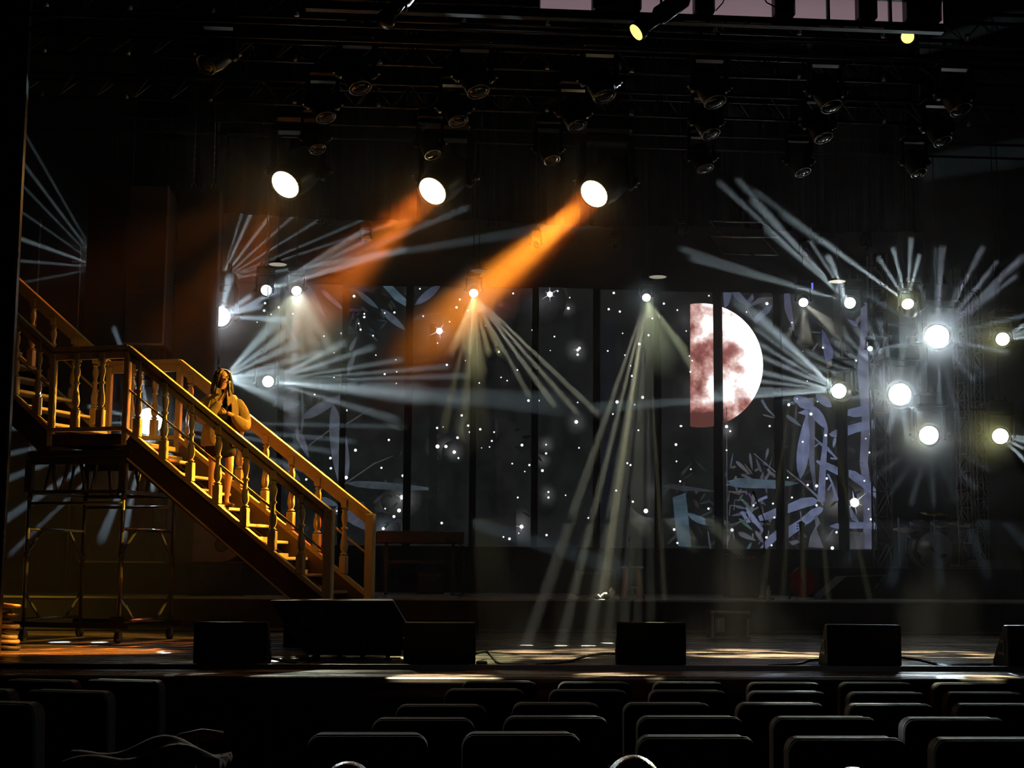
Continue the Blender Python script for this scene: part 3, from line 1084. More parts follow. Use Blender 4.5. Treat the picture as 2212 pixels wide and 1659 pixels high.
# feet on the fourth tread
kx = (3 + .55) * gn
foot = SM @ Vector((kx - .02, SW * .52, ZL - rs * 4))
pn = thing('person', 'singer with dark hair and baggy tan jacket standing on the stairs, holding a microphone', 'person', foot, math.radians(22))
HT = (at(508, 797, foot.y).z - foot.z) / 1.72      # scale from the head top
pn.scale = (HT, HT, HT)
# local frame: x to the singer's left (picture right), -y forward (to the hall), z up
body = chain_skin([
    [(0, .01, .93, (.135, .10)), (0, .0, 1.05, (.115, .085)), (0, -.005, 1.18, (.13, .09)), (0, .0, 1.32, (.15, .095)), (0, .01, 1.41, (.075, .06)), (0, .0, 1.47, (.048, .048)), (.004, -.012, 1.53, (.052, .056)), (.006, -.012, 1.60, (.072, .088)), (.006, -.004, 1.66, (.070, .086)), (.006, .004, 1.695, (.04, .05))],
    [(0, .01, .93, (.135, .10)), (-.088, .0, .86, .088), (-.092, -.01, .66, .066), (-.094, -.02, .50, .052), (-.094, .0, .36, .052), (-.092, .01, .20, .036), (-.09, .02, .09, .030), (-.092, -.01, .035, .032), (-.098, -.11, .02, .026)],
    [(0, .01, .93, (.135, .10)), (.088, -.01, .86, .088), (.098, -.05, .66, .066), (.10, -.08, .50, .052), (.098, -.05, .36, .052), (.096, -.03, .20, .036), (.094, -.01, .09, .030), (.10, -.04, .035, .032), (.12, -.14, .02, .026)],
    [(0, .0, 1.32, (.15, .095)), (-.15, .01, 1.355, .058), (-.215, -.01, 1.24, .046), (-.235, -.07, 1.10, .040), (-.14, -.20, 1.20, .034), (-.04, -.235, 1.37, .026), (-.012, -.225, 1.42, .024)],
    [(0, .0, 1.32, (.15, .095)), (.15, .01, 1.355, .058), (.225, .0, 1.24, .046), (.255, -.03, 1.09, .040), (.14, -.17, 1.10, .034), (.04, -.215, 1.14, .027), (.0, -.222, 1.15, .024)]], 'body', SKIN, pn)
# face details on the head
fm = MB()
fm.ball((.012, -.098, 1.580), .012, 10, 8, sc=(.9, 1.3, 1.6))
fm.ball((.012, -.100, 1.567), .013, 10, 8, sc=(1.2, 1, .7))
fm.build('nose', SKIN, pn)
MB().ball((.012, -.094, 1.541), .016, 12, 6, sc=(1.35, .5, .45)).build('mouth', pm('lips', (.35, .08, .07), .4), pn)
for s_ in (-1, 1):
    e = MB().ball((.010 + s_ * .030, -.086, 1.600), .012, 12, 8, sc=(1.25, .8, .75)).build('eye', pm('closed_eyelid', (.34, .17, .12), .5), pn)
    MB().bar((.010 + s_ * .016, -.095, 1.618), (.010 + s_ * .046, -.088, 1.620), .006, .006).build('eyebrow', HAIR, pn)
    MB().ball((.006 + s_ * .076, .0, 1.585), .018, 8, 8, sc=(.5, .8, 1.4)).build('ear', SKIN, pn)
# hands: palm and five fingers closed round the microphone / resting on the belly
def hand(c, fwd, side, up, name, curl, mb_scale=1.):
    c, fwd, side, up = Vector(c), Vector(fwd).normalized(), Vector(side).normalized(), Vector(up).normalized()
    ch = [[(*(c - fwd * .03), .019), (*c, .026), (*(c + fwd * .035), .024)]]
    for i in range(4):
        o = c + fwd * .035
        b0 = o + side * (.024 - .016 * i)
        L = (.030, .034, .032, .025)[i]
        a0 = 0.
        p = b0
        chn = [(*o, .024), (*b0, .0105)]
        for j in range(3):
            a0 += curl
            d = fwd * math.cos(a0) + up * math.sin(a0)
            p = p + d * L * (1, .75, .6)[j]
            chn.append((*p, .0095 - .001 * j))
        ch.append(chn)
    tb = c - fwd * .0 + side * .022
    ch.append([(*c, .026), (*tb, .013), (*(tb + side * .022 + fwd * .02 + up * .012), .0105), (*(tb + side * .02 + fwd * .044 + up * .030), .009)])
    return chain_skin(ch, name, SKIN, pn, 1)


hand((-.012, -.215, 1.43), (.55, -.25, .6), (-.1, -.6, .7), (.5, .8, .2), 'hand', 1.0)
hand((-.03, -.222, 1.155), (-1, -.12, .1), (.1, -.1, 1), (0, .9, .1), 'hand', .55)
# jacket: body panels open at the front, puffed sleeves, collar
def shell(rings, name, a0, a1, wob, seed, mat, n=26):
    rnd = random.Random(seed)
    ph = [rnd.uniform(0, 6) for _ in range(3)]
    vs, fs = [], []
    for i, (cx, cy, z, rx, ry) in enumerate(rings):
        for k in range(n + 1):
            a = a0 + (a1 - a0) * k / n
            f = 1 + wob * (math.sin(6 * a + ph[0] + i * .6) + .6 * math.sin(11 * a + ph[1] - i))
            vs.append((cx + rx * f * math.cos(a), cy + ry * f * math.sin(a), z))
    m_ = n + 1
    for i in range(len(rings) - 1):
        for k in range(n):
            fs.append((i * m_ + k, i * m_ + k + 1, (i + 1) * m_ + k + 1, (i + 1) * m_ + k))
    o = MB().add(vs, fs, True).build(name, mat, pn)
    sl = o.modifiers.new('solid', 'SOLIDIFY')
    sl.thickness = .012
    m2 = o.modifiers.new('sub', 'SUBSURF')
    m2.levels = m2.render_levels = 1
    return o


shell([(0, 0, .74, .235, .155), (0, 0, .78, .245, .165), (0, 0, .90, .235, .16), (0, 0, 1.02, .225, .15), (0, 0, 1.15, .225, .15), (0, 0, 1.28, .22, .14), (0, .005, 1.36, .185, .12), (0, .01, 1.415, .11, .085), (0, .01, 1.44, .075, .065)], 'jacket', -PI / 2 + .42, 1.5 * PI - .42, .03, 4, JACK)
for s_, ch in ((-1, [(-.15, .0, 1.345, .085), (-.225, -.01, 1.24, .095), (-.265, -.06, 1.10, .105), (-.24, -.12, 1.06, .10), (-.155, -.19, 1.17, .072), (-.085, -.225, 1.29, .045)]), (1, [(.15, .0, 1.345, .085), (.225, .0, 1.25, .085), (.26, -.01, 1.17, .10), (.285, -.03, 1.07, .092), (.265, -.08, 1.0, .105), (.20, -.14, 1.03, .088), (.14, -.18, 1.08, .066), (.075, -.215, 1.115, .042)])):
    o = chain_skin([ch], 'sleeve', JACK, pn, 2)
mb = MB()
for s_ in (-1, 1):
    mb.add([(s_ * .035, -.085, 1.46), (s_ * .085, -.06, 1.47), (s_ * .12, -.10, 1.33), (s_ * .045, -.145, 1.24), (s_ * .03, -.14, 1.26)], [(0, 1, 2, 3, 4)] if s_ < 0 else [(4, 3, 2, 1, 0)])
o = mb.build('collar', JACK, pn)
o.modifiers.new('solid', 'SOLIDIFY').thickness = .014
loft([(0, 0, .80, .16, .115), (0, 0, .95, .155, .11), (0, 0, 1.1, .145, .10), (0, 0, 1.25, .155, .105), (0, 0, 1.36, .13, .08), (0, 0, 1.42, .07, .06)], 'shirt', SHIRT, pn)
loft([(0, .0, .985, .145, .105), (0, 0, .9, .17, .125), (0, -.01, .80, .185, .135), (0, -.015, .68, .195, .14), (0, -.02, .595, .20, .145)], 'shorts', SHORT, pn, wob=.03, seed=5)
# shoes
for s_, (fx, fy) in ((-1, (-.098, -.06)), (1, (.112, -.09))):
    mb = MB()
    mb.ball((fx, fy + .055, .03), .045, 14, 8, sc=(.85, 1.1, .8))
    mb.ball((fx + s_ * .006, fy - .05, .024), .045, 14, 8, sc=(.95, 1.75, .6))
    mb.box(fx - .036, fx + .036, fy + .03, fy + .10, 0, .03)
    mb.build('shoe', pm('dark_shoe', (.05, .03, .025), .35), pn)
# hair: cap and hanging locks
mb = MB()
mb.ball((.002, .018, 1.625), .112, 22, 14, sc=(.93, .98, .88))
mb.v = [Vector((p.x, max(p.y, -.052 - max(0, (p.z - 1.66)) * .5), p.z)) for p in mb.v]
rnd = random.Random(11)
for k in range(46):
    a = -PI * .18 + (1.36 * PI) * k / 45
    rx, ry = .098, .095
    x, y = rx * math.cos(a), .02 + ry * math.sin(a)
    L = rnd.uniform(.27, .33)
    out = 1 + rnd.uniform(.12, .32)
    sw = rnd.uniform(-.012, .012)
    mb.tube([(x * .8, y * .8, 1.69), (x, y, 1.62), (x * 1.08 + sw, y * 1.1, 1.53), (x * out + sw, y * out, 1.66 - L * .8), (x * out * .96, y * out * .95 - .01, 1.66 - L)], [.012, .02, .022, .018, .004], 6)
mb.tube([(-.02, -.06, 1.70), (-.055, -.088, 1.66), (-.078, -.075, 1.58), (-.082, -.055, 1.48)], [.01, .018, .016, .005], 6)
mb.tube([(.02, -.06, 1.70), (.06, -.085, 1.66), (.085, -.065, 1.58), (.088, -.045, 1.48)], [.01, .016, .015, .005], 6)
mb.build('hair', HAIR, pn)
mic = thing('microphone', 'dark hand microphone held to the mouth of the singer on the stairs', 'microphone', pmat(pn) @ Vector((.012, -.245, 1.50)), 0)
ax = Vector((.10, -.30, -.95))
mb = MB().lathe([(.012, -.15), (.014, -.1), (.016, -.02), (.017, 0)], 14, frame(-ax))
mb.build('handle', STEEL, mic)
MB().ball((0, 0, 0), .026, 14, 10, M=frame(-ax, -ax * .02)).build('grille', pm('mic_grille', (.3, .3, .3), .4, metal=.8, scale=200), mic)
# ------------------------------------------------------------------ lamps
GLASS = pm('dark_lens_glass', (.02, .022, .026), .08, spec=.9)
HEADM = pm('lamp_head_black', (.004, .004, .005), .4, spec=.3)
SHINE = pm('lamp_bezel', (.30, .29, .28), .25, metal=.8)


def moving_head(loc, aim, label, lens, s=1., hang=True, group=None, name='moving_head_light', base=True, top=12.58):
    """base, U yoke, rounded head with a lens ring; aim = world point or direction"""
    loc = Vector(loc)
    t = thing(name, label, 'stage light', loc, 0, group)
    d = (Vector(aim) - loc).normalized()
    k = 1 if hang else -1
    if base:
        MB().box(-.15 * s, .15 * s, -.12 * s, .12 * s, k * .34 * s - .06 * s, k * .34 * s + .06 * s, bev=.02 * s).build('base', HEADM, t)
        yk = MB()
        for sx in (-1, 1):
            yk.box(sx * .15 * s - .02 * s, sx * .15 * s + .02 * s, -.04 * s, .04 * s, min(-.05 * s * k, .27 * s * k), max(-.05 * s * k, .27 * s * k), bev=.01 * s)
            yk.tube([(sx * .13 * s, 0, 0), (sx * .19 * s, 0, 0)], .035 * s, 12)
        yk.box(-.16 * s, .16 * s, -.045 * s, .045 * s, k * .26 * s - .02 * s, k * .26 * s + .02 * s)
        yk.build('yoke', HEADM, t)
        cl = MB()
        for sx in (-1, 1):
            cl.tube([(sx * .08 * s, 0, k * .40 * s), (sx * .08 * s, 0, k * .50 * s)], .02 * s, 8)
        cl.box(-.10 * s, .10 * s, -.02 * s, .02 * s, min(k * .40 * s, k * .43 * s), max(k * .40 * s, k * .43 * s))
        cl.build('clamp', STEEL, t)
        MB().tube([(0, 0, k * .38 * s), (0, 0, max(top - loc.z, .5 * s))], .009, 6).build('drop_pipe', BLACK, t)
        for sx in (-1, 1):
            MB().ball((sx * .192 * s, -.01, 0), .022 * s, 8, 6, sc=(1, 1.2, .6)).build('pivot_cap', SHINE, t)
    M = frame(d)
    MB().lathe([(.055 * s, -.17 * s), (.10 * s, -.14 * s), (.125 * s, -.06 * s), (.125 * s, .05 * s), (.105 * s, .14 * s), (.10 * s, .16 * s)], 20, M).build('head', HEADM, t)
    rg = MB()
    n = 22
    rg.tube([M @ Vector((.098 * s * math.cos(2 * PI * i / n), .098 * s * math.sin(2 * PI * i / n), .165 * s)) for i in range(n + 1)], .010 * s, 6, cap=False)
    rg.build('lens_ring', SHINE if lens is None else HEADM, t)
    MB().lathe([(.09 * s, .155 * s), (.09 * s, .168 * s), (.06 * s, .182 * s), (.02 * s, .188 * s)], 24, M).build('lens', lens or GLASS, t)
    return t, loc + d * .23 * s, d


E_W = em('lit_lens_white', (.9, 1.0, 1.0), 14)
E_Y = em('lit_lens_warm_white', (1.0, .97, .70), 9)
E_A = em('lit_lens_amber', (1.0, .80, .38), 9)
E_G = em('lit_lens_yellow', (1.0, .80, .12), 3)


YB = 18.7      # most beams lean towards the hall and leave the haze about here


def beams(t, src, targets, col, power=1., width=.55, keep=False):
    for i, q in enumerate(targets):
        wd = q[3] if len(q) > 3 else width
        pw = q[4] if len(q) > 4 else 1.
        Y = q[2] if (q[2] < 19.5 or keep) else YB
        spot(src, at(q[0], q[1], Y), wd, POW * power * pw * min(2., (.6 / wd) ** .85), col, t)


TO_CAM = Vector((0, 0, 1.65))


HALO = .22


def halo(t, src, power, half=38, col=(.8, .95, 1.0), aim=None):
    spot(src, aim or TO_CAM, half * .11, power * HALO, col, t, blend=1., size=.05, name='glare_light')
    if power > 8000:
        spot(src, aim or TO_CAM, half * .24, power * HALO * .08, col, t, blend=1., size=.05, name='glare_light')


def lamp(px, py, Y, aim, label, s, mat, group=None, base=True):
    return moving_head(at(px, py, Y), at(*aim), label, mat, s, True, group, base=base)


# left side
t, p, d = lamp(475, 683, 23.6, (560, 780, 10), 'dazzling white moving light at the left end of the LED wall, above the singer', 1.7, E_W)
halo(t, p, 9000, 60, (.85, .95, 1))
beams(t, p, [(496, 600, 23.2, .8), (560, 660, 23.0, .7), (620, 690, 23, .7), (600, 630, 23, .5), (540, 640, 23, .5)], COOL, 1.0)
t, p, d = lamp(455, 620, 24.85, (640, 500, 24.8), 'moving light hidden behind the black column, throwing a fan up over the LED wall', .9, E_W)
beams(t, p, [(545, 455, 24.8, 1.7, 1.3), (592, 455, 24.8, 1.5, 1.2), (630, 470, 24.8, 1.0), (640, 505, 24.8, .8), (655, 530, 24.8, .7), (690, 535, 24.8, .6), (700, 570, 24.8, 1.2), (520, 470, 24.8, 1.0)], TEAL, 2.2, keep=True)
t, p, d = lamp(573, 628, 24.0, (640, 590, 20), 'small round white light left of the brighter cone light above the LED wall', .95, E_W)
beams(t, p, [(785, 500, 23, .35), (790, 520, 23, .45), (820, 545, 23, .45, 1.2), (870, 540, 23, .3), (1000, 452, 23, .4)], TEAL, .75)
t, p, d = lamp(640, 622, 23.0, (655, 800, 20), 'bright light above the left of the LED wall, pouring a pale yellow cone downwards', .85, E_Y)
halo(t, p, 3500, 60)
beams(t, p, [(652, 780, 22.0, 11.5, .85), (600, 740, 22.2, 1.4, .7), (625, 780, 22, 1.2, .7), (655, 800, 22, 1.3, .7), (690, 780, 22, 1.5, .8), (720, 760, 22.2, 1.2, 1.), (575, 700, 22.2, 1.0, .6)], (.93, 1, .74), .42)
beams(t, p, [(600, 1425, 14.2, .7, 1.2), (636, 1404, 15.4, .6, 1.)], (.9, .92, 1), .5, keep=True)
t, p, d = lamp(455, 826, 24.0, (640, 760, 24.0), 'moving light hidden behind the black column at singer height, fanning right', .9, E_W)
beams(t, p, [(600, 690, 23.6, 1.0, 1.3), (620, 720, 23.4, .8), (640, 742, 23.6, .7), (690, 762, 23.6, .6), (700, 792, 23.6, .6), (600, 800, 23.6, .9), (640, 828, 23.4, 1.3), (600, 850, 23.4, 1.2, .8), (640, 880, 23.4, 1.2, .6)], TEAL, .8)
t, p, d = lamp(573, 825, 23.4, (700, 810, 20.5), 'round white light just right of the head of the singer', 1.0, E_W)
beams(t, p, [(740, 742, 22.5, .7), (800, 752, 22.5, .6), (860, 778, 22.5, .5), (960, 792, 22.5, .4), (1000, 812, 22.5, .35), (900, 850, 22.5, 2.0, .9), (1200, 872, 22.5, 1.7, 1.1), (850, 905, 22.5, .8, .7), (1000, 868, 22.5, 1.2, .8)], TEAL, .75)
t, p, d = lamp(322, 908, 20.9, (310, 1000, 12), 'dazzling white light shining through the balusters under the handrail', 2.0, E_W)
halo(t, p, 14000, 70, (.8, .92, 1))
beams(t, p, [(0, 925, 20.2, 1.2), (0, 985, 20.2, .9), (0, 1042, 20.2, 1.2), (0, 1130, 20.2, 1.3, 1.2), (40, 1180, 20.4, .7), (225, 1150, 20.4, 1.6, .8), (268, 1150, 20.4, 1.2, .9), (250, 720, 20.4, .9), (300, 780, 20.4, .8),
                 (837, 921, 20.6, .6, 1.3), (738, 951, 20.6, .7, 1.3), (698, 973, 20.6, .7, 1.2), (640, 1010, 20.6, .8), (350, 790, 20.4, .7), (330, 1050, 20.2, .8), (380, 1000, 20.2, .7), (200, 880, 20.2, .8)], COOL, .9)
beams(t, p, [(110, 1445, 12.34, .6), (190, 1444, 12.42, .55), (245, 1447, 12.3, .65), (305, 1449, 12.22, .7), (450, 1447, 12.4, .5)], (.9, .95, 1), 1.6, keep=True)
t, p, d = lamp(240, 600, 22.38, (100, 450, 22), 'moving light hidden behind the brown flat, fanning up to the left', .9, E_W)
beams(t, p, [(0, 285, 21.8, .8, 1.2), (0, 350, 21.8, .6), (0, 425, 21.8, .6), (0, 500, 21.8, 1.7, 1.2), (0, 560, 21.8, .9), (60, 300, 21.8, .5), (0, 620, 21.8, .8, .5)], TEAL, 1.1, keep=True)

# row over the LED wall
t, p, d = lamp(1023, 627, 22.6, (1030, 800, 20), 'bright overhead light in the middle, above the LED wall, with separate beams running down right', .75, E_Y, 'overhead row above the LED wall')
halo(t, p, 1500, 60)
beams(t, p, [(1285, 888, 20.6, .55, 1.2), (1240, 884, 20.6, .55, 1.1), (1192, 868, 20.6, .6), (1140, 850, 20.8, .5, .6)], (.98, 1, .75), 1.0)
beams(t, p, [(1080, 760, 21.4, .8), (1055, 760, 21.4, .7), (1030, 800, 21.4, 2.0, .9), (1010, 760, 21.4, 1.2), (990, 740, 21.4, 1.2), (975, 760, 21.4, .8, .7), (1020, 930, 21.2, 3.5, .25), (960, 920, 21.2, .9, .6), (1000, 940, 21.2, .9, .6)], (1, .93, .45), .5)
t, p, d = lamp(1397, 637, 22.4, (1380, 800, 20), 'overhead light right of the middle, sending long parallel beams down to the floor', .7, E_Y, 'overhead row above the LED wall')
halo(t, p, 1200, 60)
beams(t, p, [(1137, 1392, 17.0, .62, 1.5), (1212, 1391, 17.0, .62, 1.5), (1270, 1391, 17.0, .62, 1.5), (1322, 1300, 18, .6), (1352, 1300, 18, .6), (1378, 1300, 18.2, .55, .8), (1405, 1250, 18.4, .6, .6)], (.95, 1, .78), .6)
beams(t, p, [(1185, 1294, 20.3, .45), (1238, 1294, 20.3, .4), (1302, 1288, 20.4, 1.0, 5), (1365, 1294, 20.3, .5), (1436, 1294, 20.3, .4)], (1, .98, .6), .7, keep=True)
beams(t, p, [(1428, 770, 21.4, 3.6, 1.), (1480, 750, 21.6, .4), (1497, 780, 21.6, .4), (1508, 815, 21.6, .45), (1525, 850, 21.6, .5), (1540, 850, 21.6, .35)], (.88, 1, .62), .32)
t, p, d = lamp(1735, 648, 22.8, (1748, 800, 20), 'overhead light in front of the bamboo picture, with faint petal beams', .8, E_Y, 'overhead row above the LED wall')
MB().box(.06, .08, -.3, -.27, .12, .22).build('indicator_lamp', em('blue_indicator', (.08, .08, 1), 2.5), t, label='small blue indicator lamp')
halo(t, p, 900, 60)
beams(t, p, [(1700, 730, 21.8, .5), (1733, 735, 21.8, .5), (1748, 735, 21.8, .35), (1790, 690, 21.8, .45), (1800, 710, 21.8, .4), (1830, 750, 21.8, .4), (1820, 720, 21.8, 1.5, .5)], (.95, .98, .85), .22)
beams(t, p, [(1645, 1294, 20.3, .4), (1690, 1295, 20.3, .4), (1735, 1296, 20.3, .35), (1790, 1298, 20.3, .35), (1880, 1299, 20.3, .4)], (1, .98, .6), .4, keep=True)

# added spots out of view, without fixtures, making light pools on the stage floor
def breakup(o, sc_, seed):
    """noise pattern in an added spot, breaking its floor pool into patches"""
    l = o.data
    l.use_nodes = True
    nt = l.node_tree
    e = nt.nodes['Emission']
    g = nt.nodes.new('ShaderNodeNewGeometry')
    mp = nt.nodes.new('ShaderNodeMapping')
    mp.inputs['Location'].default_value = (seed, seed * 2, 0)
    mp.inputs['Scale'].default_value = (sc_ * .45, sc_, sc_)
    nz = nt.nodes.new('ShaderNodeTexNoise')
    nz.inputs['Scale'].default_value = 1
    nz.inputs['Detail'].default_value = 3
    mr = nt.nodes.new('ShaderNodeMapRange')
    mr.inputs[1].default_value = .46
    mr.inputs[2].default_value = .62
    nt.links.new(g.outputs['Normal'], mp.inputs[0])
    nt.links.new(mp.outputs[0], nz.inputs['Vector'])
    nt.links.new(nz.outputs[0], mr.inputs[0])
    nt.links.new(mr.outputs[0], e.inputs['Strength'])


for k, (sx, tx, ty, hf, pw) in enumerate(((-.5, 1140, 1408, 5, .5), (1.6, 1300, 1400, 3.5, .4), (2.6, 1620, 1404, 5, .9), (3.8, 1760, 1412, 3, .6), (5.2, 2050, 1404, 4, .6), (4.4, 2120, 1452, 2.2, .7), (-1, 960, 1455, 3, .5), (.8, 1330, 1452, 2.6, .6))):
    o = spot(Vector((sx, 11.0, 9.6)), at(tx, ty, 3200 * .88 / (ty - 1222)), hf, POW * 3 * pw, (1, .93, .62), None, blend=.5, name='added_pool_light')
    breakup(o, 38, k * 3.1)
# right side towers
t, p, d = lamp(1841, 658, 23.6, (1700, 560, 20), 'white round light under the pale disc plate on the right, beams running up left', 1.0, E_W)
halo(t, p, 1500, 60)
beams(t, p, [(1560, 400, 22.4, .45), (1600, 395, 22.4, .4), (1630, 440, 22.4, .35), (1480, 540, 22.4, .5), (1500, 560, 22.4, .4), (1660, 500, 22.4, .5), (1790, 555, 22.4, .4), (1750, 520, 22.4, .35)], TEAL, .8)
t, p, d = lamp(1965, 667, 22.1, (1900, 500, 20), 'yellow-white light left of the tall truss tower, beams running up left', 1.0, E_Y)
halo(t, p, 2500, 60, (1, 1, .5), at(1850, 700, 5))
beams(t, p, [(1700, 470, 22.4, .8), (1640, 420, 22.4, .6), (1780, 520, 22.4, .5), (1900, 560, 22.4, .5), (1968, 520, 22.4, .6), (1985, 555, 22.4, .4), (1930, 540, 22.4, .35)], TEAL, .75)
t, p, d = lamp(2025, 727, 22.9, (1900, 760, 5), 'largest dazzling white light, beside the truss tower on the right', 2.0, E_W)
halo(t, p, 22000, 75, (.78, .93, 1))
halo(t, p, 5000, 50, (1, 1, .45), at(1750, 760, 8))
rn = random.Random(4)
for i in range(20):
    a = 2 * PI * i / 20 + rn.uniform(-.1, .1)
    L = rn.uniform(110, 210)
    spot(p, at(2025 + L * math.cos(a), 727 + L * math.sin(a), YB), rn.uniform(.3, .7), POW * rn.uniform(.15, .5), COOL, t)
beams(t, p, [(2205, 560, 22, .9, .9), (2190, 600, 22, .6, .7), (2120, 540, 22, .6, .8), (2035, 540, 22, .7, .8), (2150, 570, 22, .5, .7)], (.72, .80, 1), .8)
t, p, d = lamp(1945, 852, 23.0, (1800, 860, 8), 'second dazzling white light, low beside the right end of the LED wall', 1.9, E_W)
halo(t, p, 16000, 70, (.8, .93, 1))
halo(t, p, 4000, 50, (1, 1, .45), at(1750, 900, 8))
beams(t, p, [(1900, 700, 22, .5), (1875, 705, 22, .45), (1850, 712, 22, .4), (1825, 722, 22, .45), (1800, 735, 22, .4), (1775, 745, 22, .5), (1750, 765, 22, .4), (1740, 785, 22, .4), (1740, 812, 22, .5), (1760, 835, 22, .4), (1700, 868, 22, .55, 1.2), (1948, 690, 22, .5), (1962, 680, 22, .4), (1990, 900, 21.6, .4), (1960, 950, 21.6, .5), (1920, 930, 21.6, .4)], TEAL, .65)
t, p, d = lamp(1818, 846, 22.2, (1700, 820, 19), 'bright white light before the bamboo picture, beams running left across the moon', 1.25, E_W)
halo(t, p, 3500, 60, (1, 1, .6))
beams(t, p, [(1600, 655, 21.4, 1.3, 1.2), (1640, 680, 21.4, 1.0, 1.2), (1640, 715, 21.4, .5), (1645, 745, 21.4, .5), (1645, 770, 21.4, .45), (1630, 800, 21.4, .7), (1600, 818, 21.4, .45), (1560, 838, 21.4, .5), (1520, 856, 21.4, 1.1, 1.2), (1300, 880, 21.4, .9, 1.1)], TEAL, .85)
t, p, d = lamp(2007, 940, 22.8, (1960, 1000, 8), 'yellowish white light on the lower bar, left of the tall truss tower', 1.6, E_W)
halo(t, p, 9000, 65, (.85, .95, 1))
halo(t, p, 5000, 50, (1, 1, .35), at(1750, 920, 8))
for i in range(9):
    a = .2 + 2.6 * i / 8
    spot(p, at(2007 + 150 * math.cos(a), 940 + 150 * math.sin(a), YB), rn.uniform(.3, .6), POW * .12, COOL, t)
t, p, d = lamp(2165, 733, 23.0, (2300, 700, 10), 'yellow-rimmed light on the upper bar at the right edge, beams going right', 1.15, E_Y)
halo(t, p, 3500, 60, (1, 1, .45), at(1900, 740, 8))
beams(t, p, [(2260, 670, 22, .8), (2260, 700, 22, .5), (2260, 725, 22, .7)], TEAL, .6)
t, p, d = lamp(2160, 942, 23.0, (2300, 980, 10), 'yellow-rimmed light on the lower bar at the right edge, beams going down right', 1.35, E_Y)
halo(t, p, 5000, 60, (1, 1, .4), at(1900, 940, 8))
beams(t, p, [(2270, 945, 22, .5), (2270, 968, 22, .5), (2270, 1000, 22, .5), (2250, 1030, 22, .4)], TEAL, .7)
# small unlit-looking fixtures among the towers
for q, lb in (((1880, 753, 23.8), 'small white-faced spot in front of the edge of the LED wall'), ):
    moving_head(at(*q), at(1700, 800, 10), lb, em('faint_lens', (.8, .95, .9), 1.2), .5)

# amber wash lamps
def broad(loc, target, spread, power, col, parent):
    l = bpy.data.lights.new('wide_beam', 'AREA')
    l.shape = 'DISK'
    l.size = .38
    l.spread = math.radians(spread)
    l.energy = power
    l.color = col
    o = bpy.data.objects.new('wide_beam', l)
    COL.objects.link(o)
    d_ = (Vector(target) - Vector(loc)).normalized()
    o.parent = parent
    o.matrix_basis = pmat(parent).inverted() @ Matrix.Translation(Vector(loc)) @ d_.to_track_quat('-Z', 'Y').to_matrix().to_4x4()


for i, (px, py, tx, ty, ps, lb) in enumerate(((645, 370, 330, 640, .8, 'leftmost of the three big amber lamps above the singer, face tilted left'), (962, 385, 520, 800, 1.0, 'middle one of the three big amber lamps under the rig'), (1310, 392, 640, 1000, 1.5, 'rightmost big amber lamp, with the long orange beam'))):
    Y = 20.4
    q = at(px, py, Y)
    tg = SM @ Vector(((-.9, .2, 1.2)[i], .5, (2.2, 1.8, 1.6)[i]))
    look = (at(px - 100, py + 100, Y - .8) - q).normalized()
    t, p, d = moving_head(q, q + look, lb, E_A, 2.3, True, 'amber wash lamps', 'wash_light')
    spot(p, tg, (7, 6.5, 6.0)[i], (1200, 9000, 62000)[i], (1, (.22, .24, .30)[i], .022), t, blend=.6, size=.12)
    spot(p, at(px - 220, py + 300, 15), 34, 60, (1, .28, .02), t, blend=1., size=.15, name='spill_light')
    if i == 0:
        spot(p, at(220, 1402, 16.0), 9, 1800, (1, .22, .02), t, blend=.7, size=.12)
        spot(p, at(300, 560, 19.5), 14, 300, (1, .25, .03), t, blend=.9, size=.12)
    if i == 2:
        broad(p - look * .06, at(1080, 612, 19.2), 16, 30, (1, .15, .012), t)
    if i == 1:
        broad(p - look * .06, at(850, 490, 19.6), 18, 34, (1, .17, .012), t)

# ------------------------------------------------------------------ unlit moving heads hanging in rows
rows = [
    (16.0, 1.25, [(470, 118), (770, 158), (1024, 166), (1295, 176), (1533, 188), (1784, 198), (2062, 206)], 'front row of unlit lights', ['turned-down unlit moving light, leftmost of the front row', 'unlit moving light of the front row, second from the left', 'unlit front-row moving light with a bright square highlight, third from left', 'unlit moving light of the front row, straight above the rightmost amber lamp', 'unlit moving light of the front row, third from the right', 'unlit moving light of the front row with the brightest highlight, second from the right', 'unlit moving light at the right end of the front row']),
    (17.9, 1.2, [(697, 226), (982, 234), (1238, 244), (1525, 262), (1768, 270), (2025, 278)], 'middle row of unlit lights', ['round-ringed unlit light of the middle row, leftmost', 'unlit light of the middle row, second from the left', 'unlit light of the middle row, third from the left', 'unlit light of the middle row, third from the right', 'unlit light of the middle row, second from the right', 'unlit light at the right end of the middle row']),
    (19.8, 1.15, [(680, 298), (928, 310), (1184, 322), (1515, 340), (1725, 348), (1975, 350)], 'back row of unlit lights', ['unlit light just above the leftmost amber lamp', 'unlit light just above the middle amber lamp', 'dim unlit light left above the rightmost amber lamp', 'dim unlit light of the back row, third from the right', 'dim unlit light of the back row, second from the right', 'dim unlit light at the right end of the back row']),
]
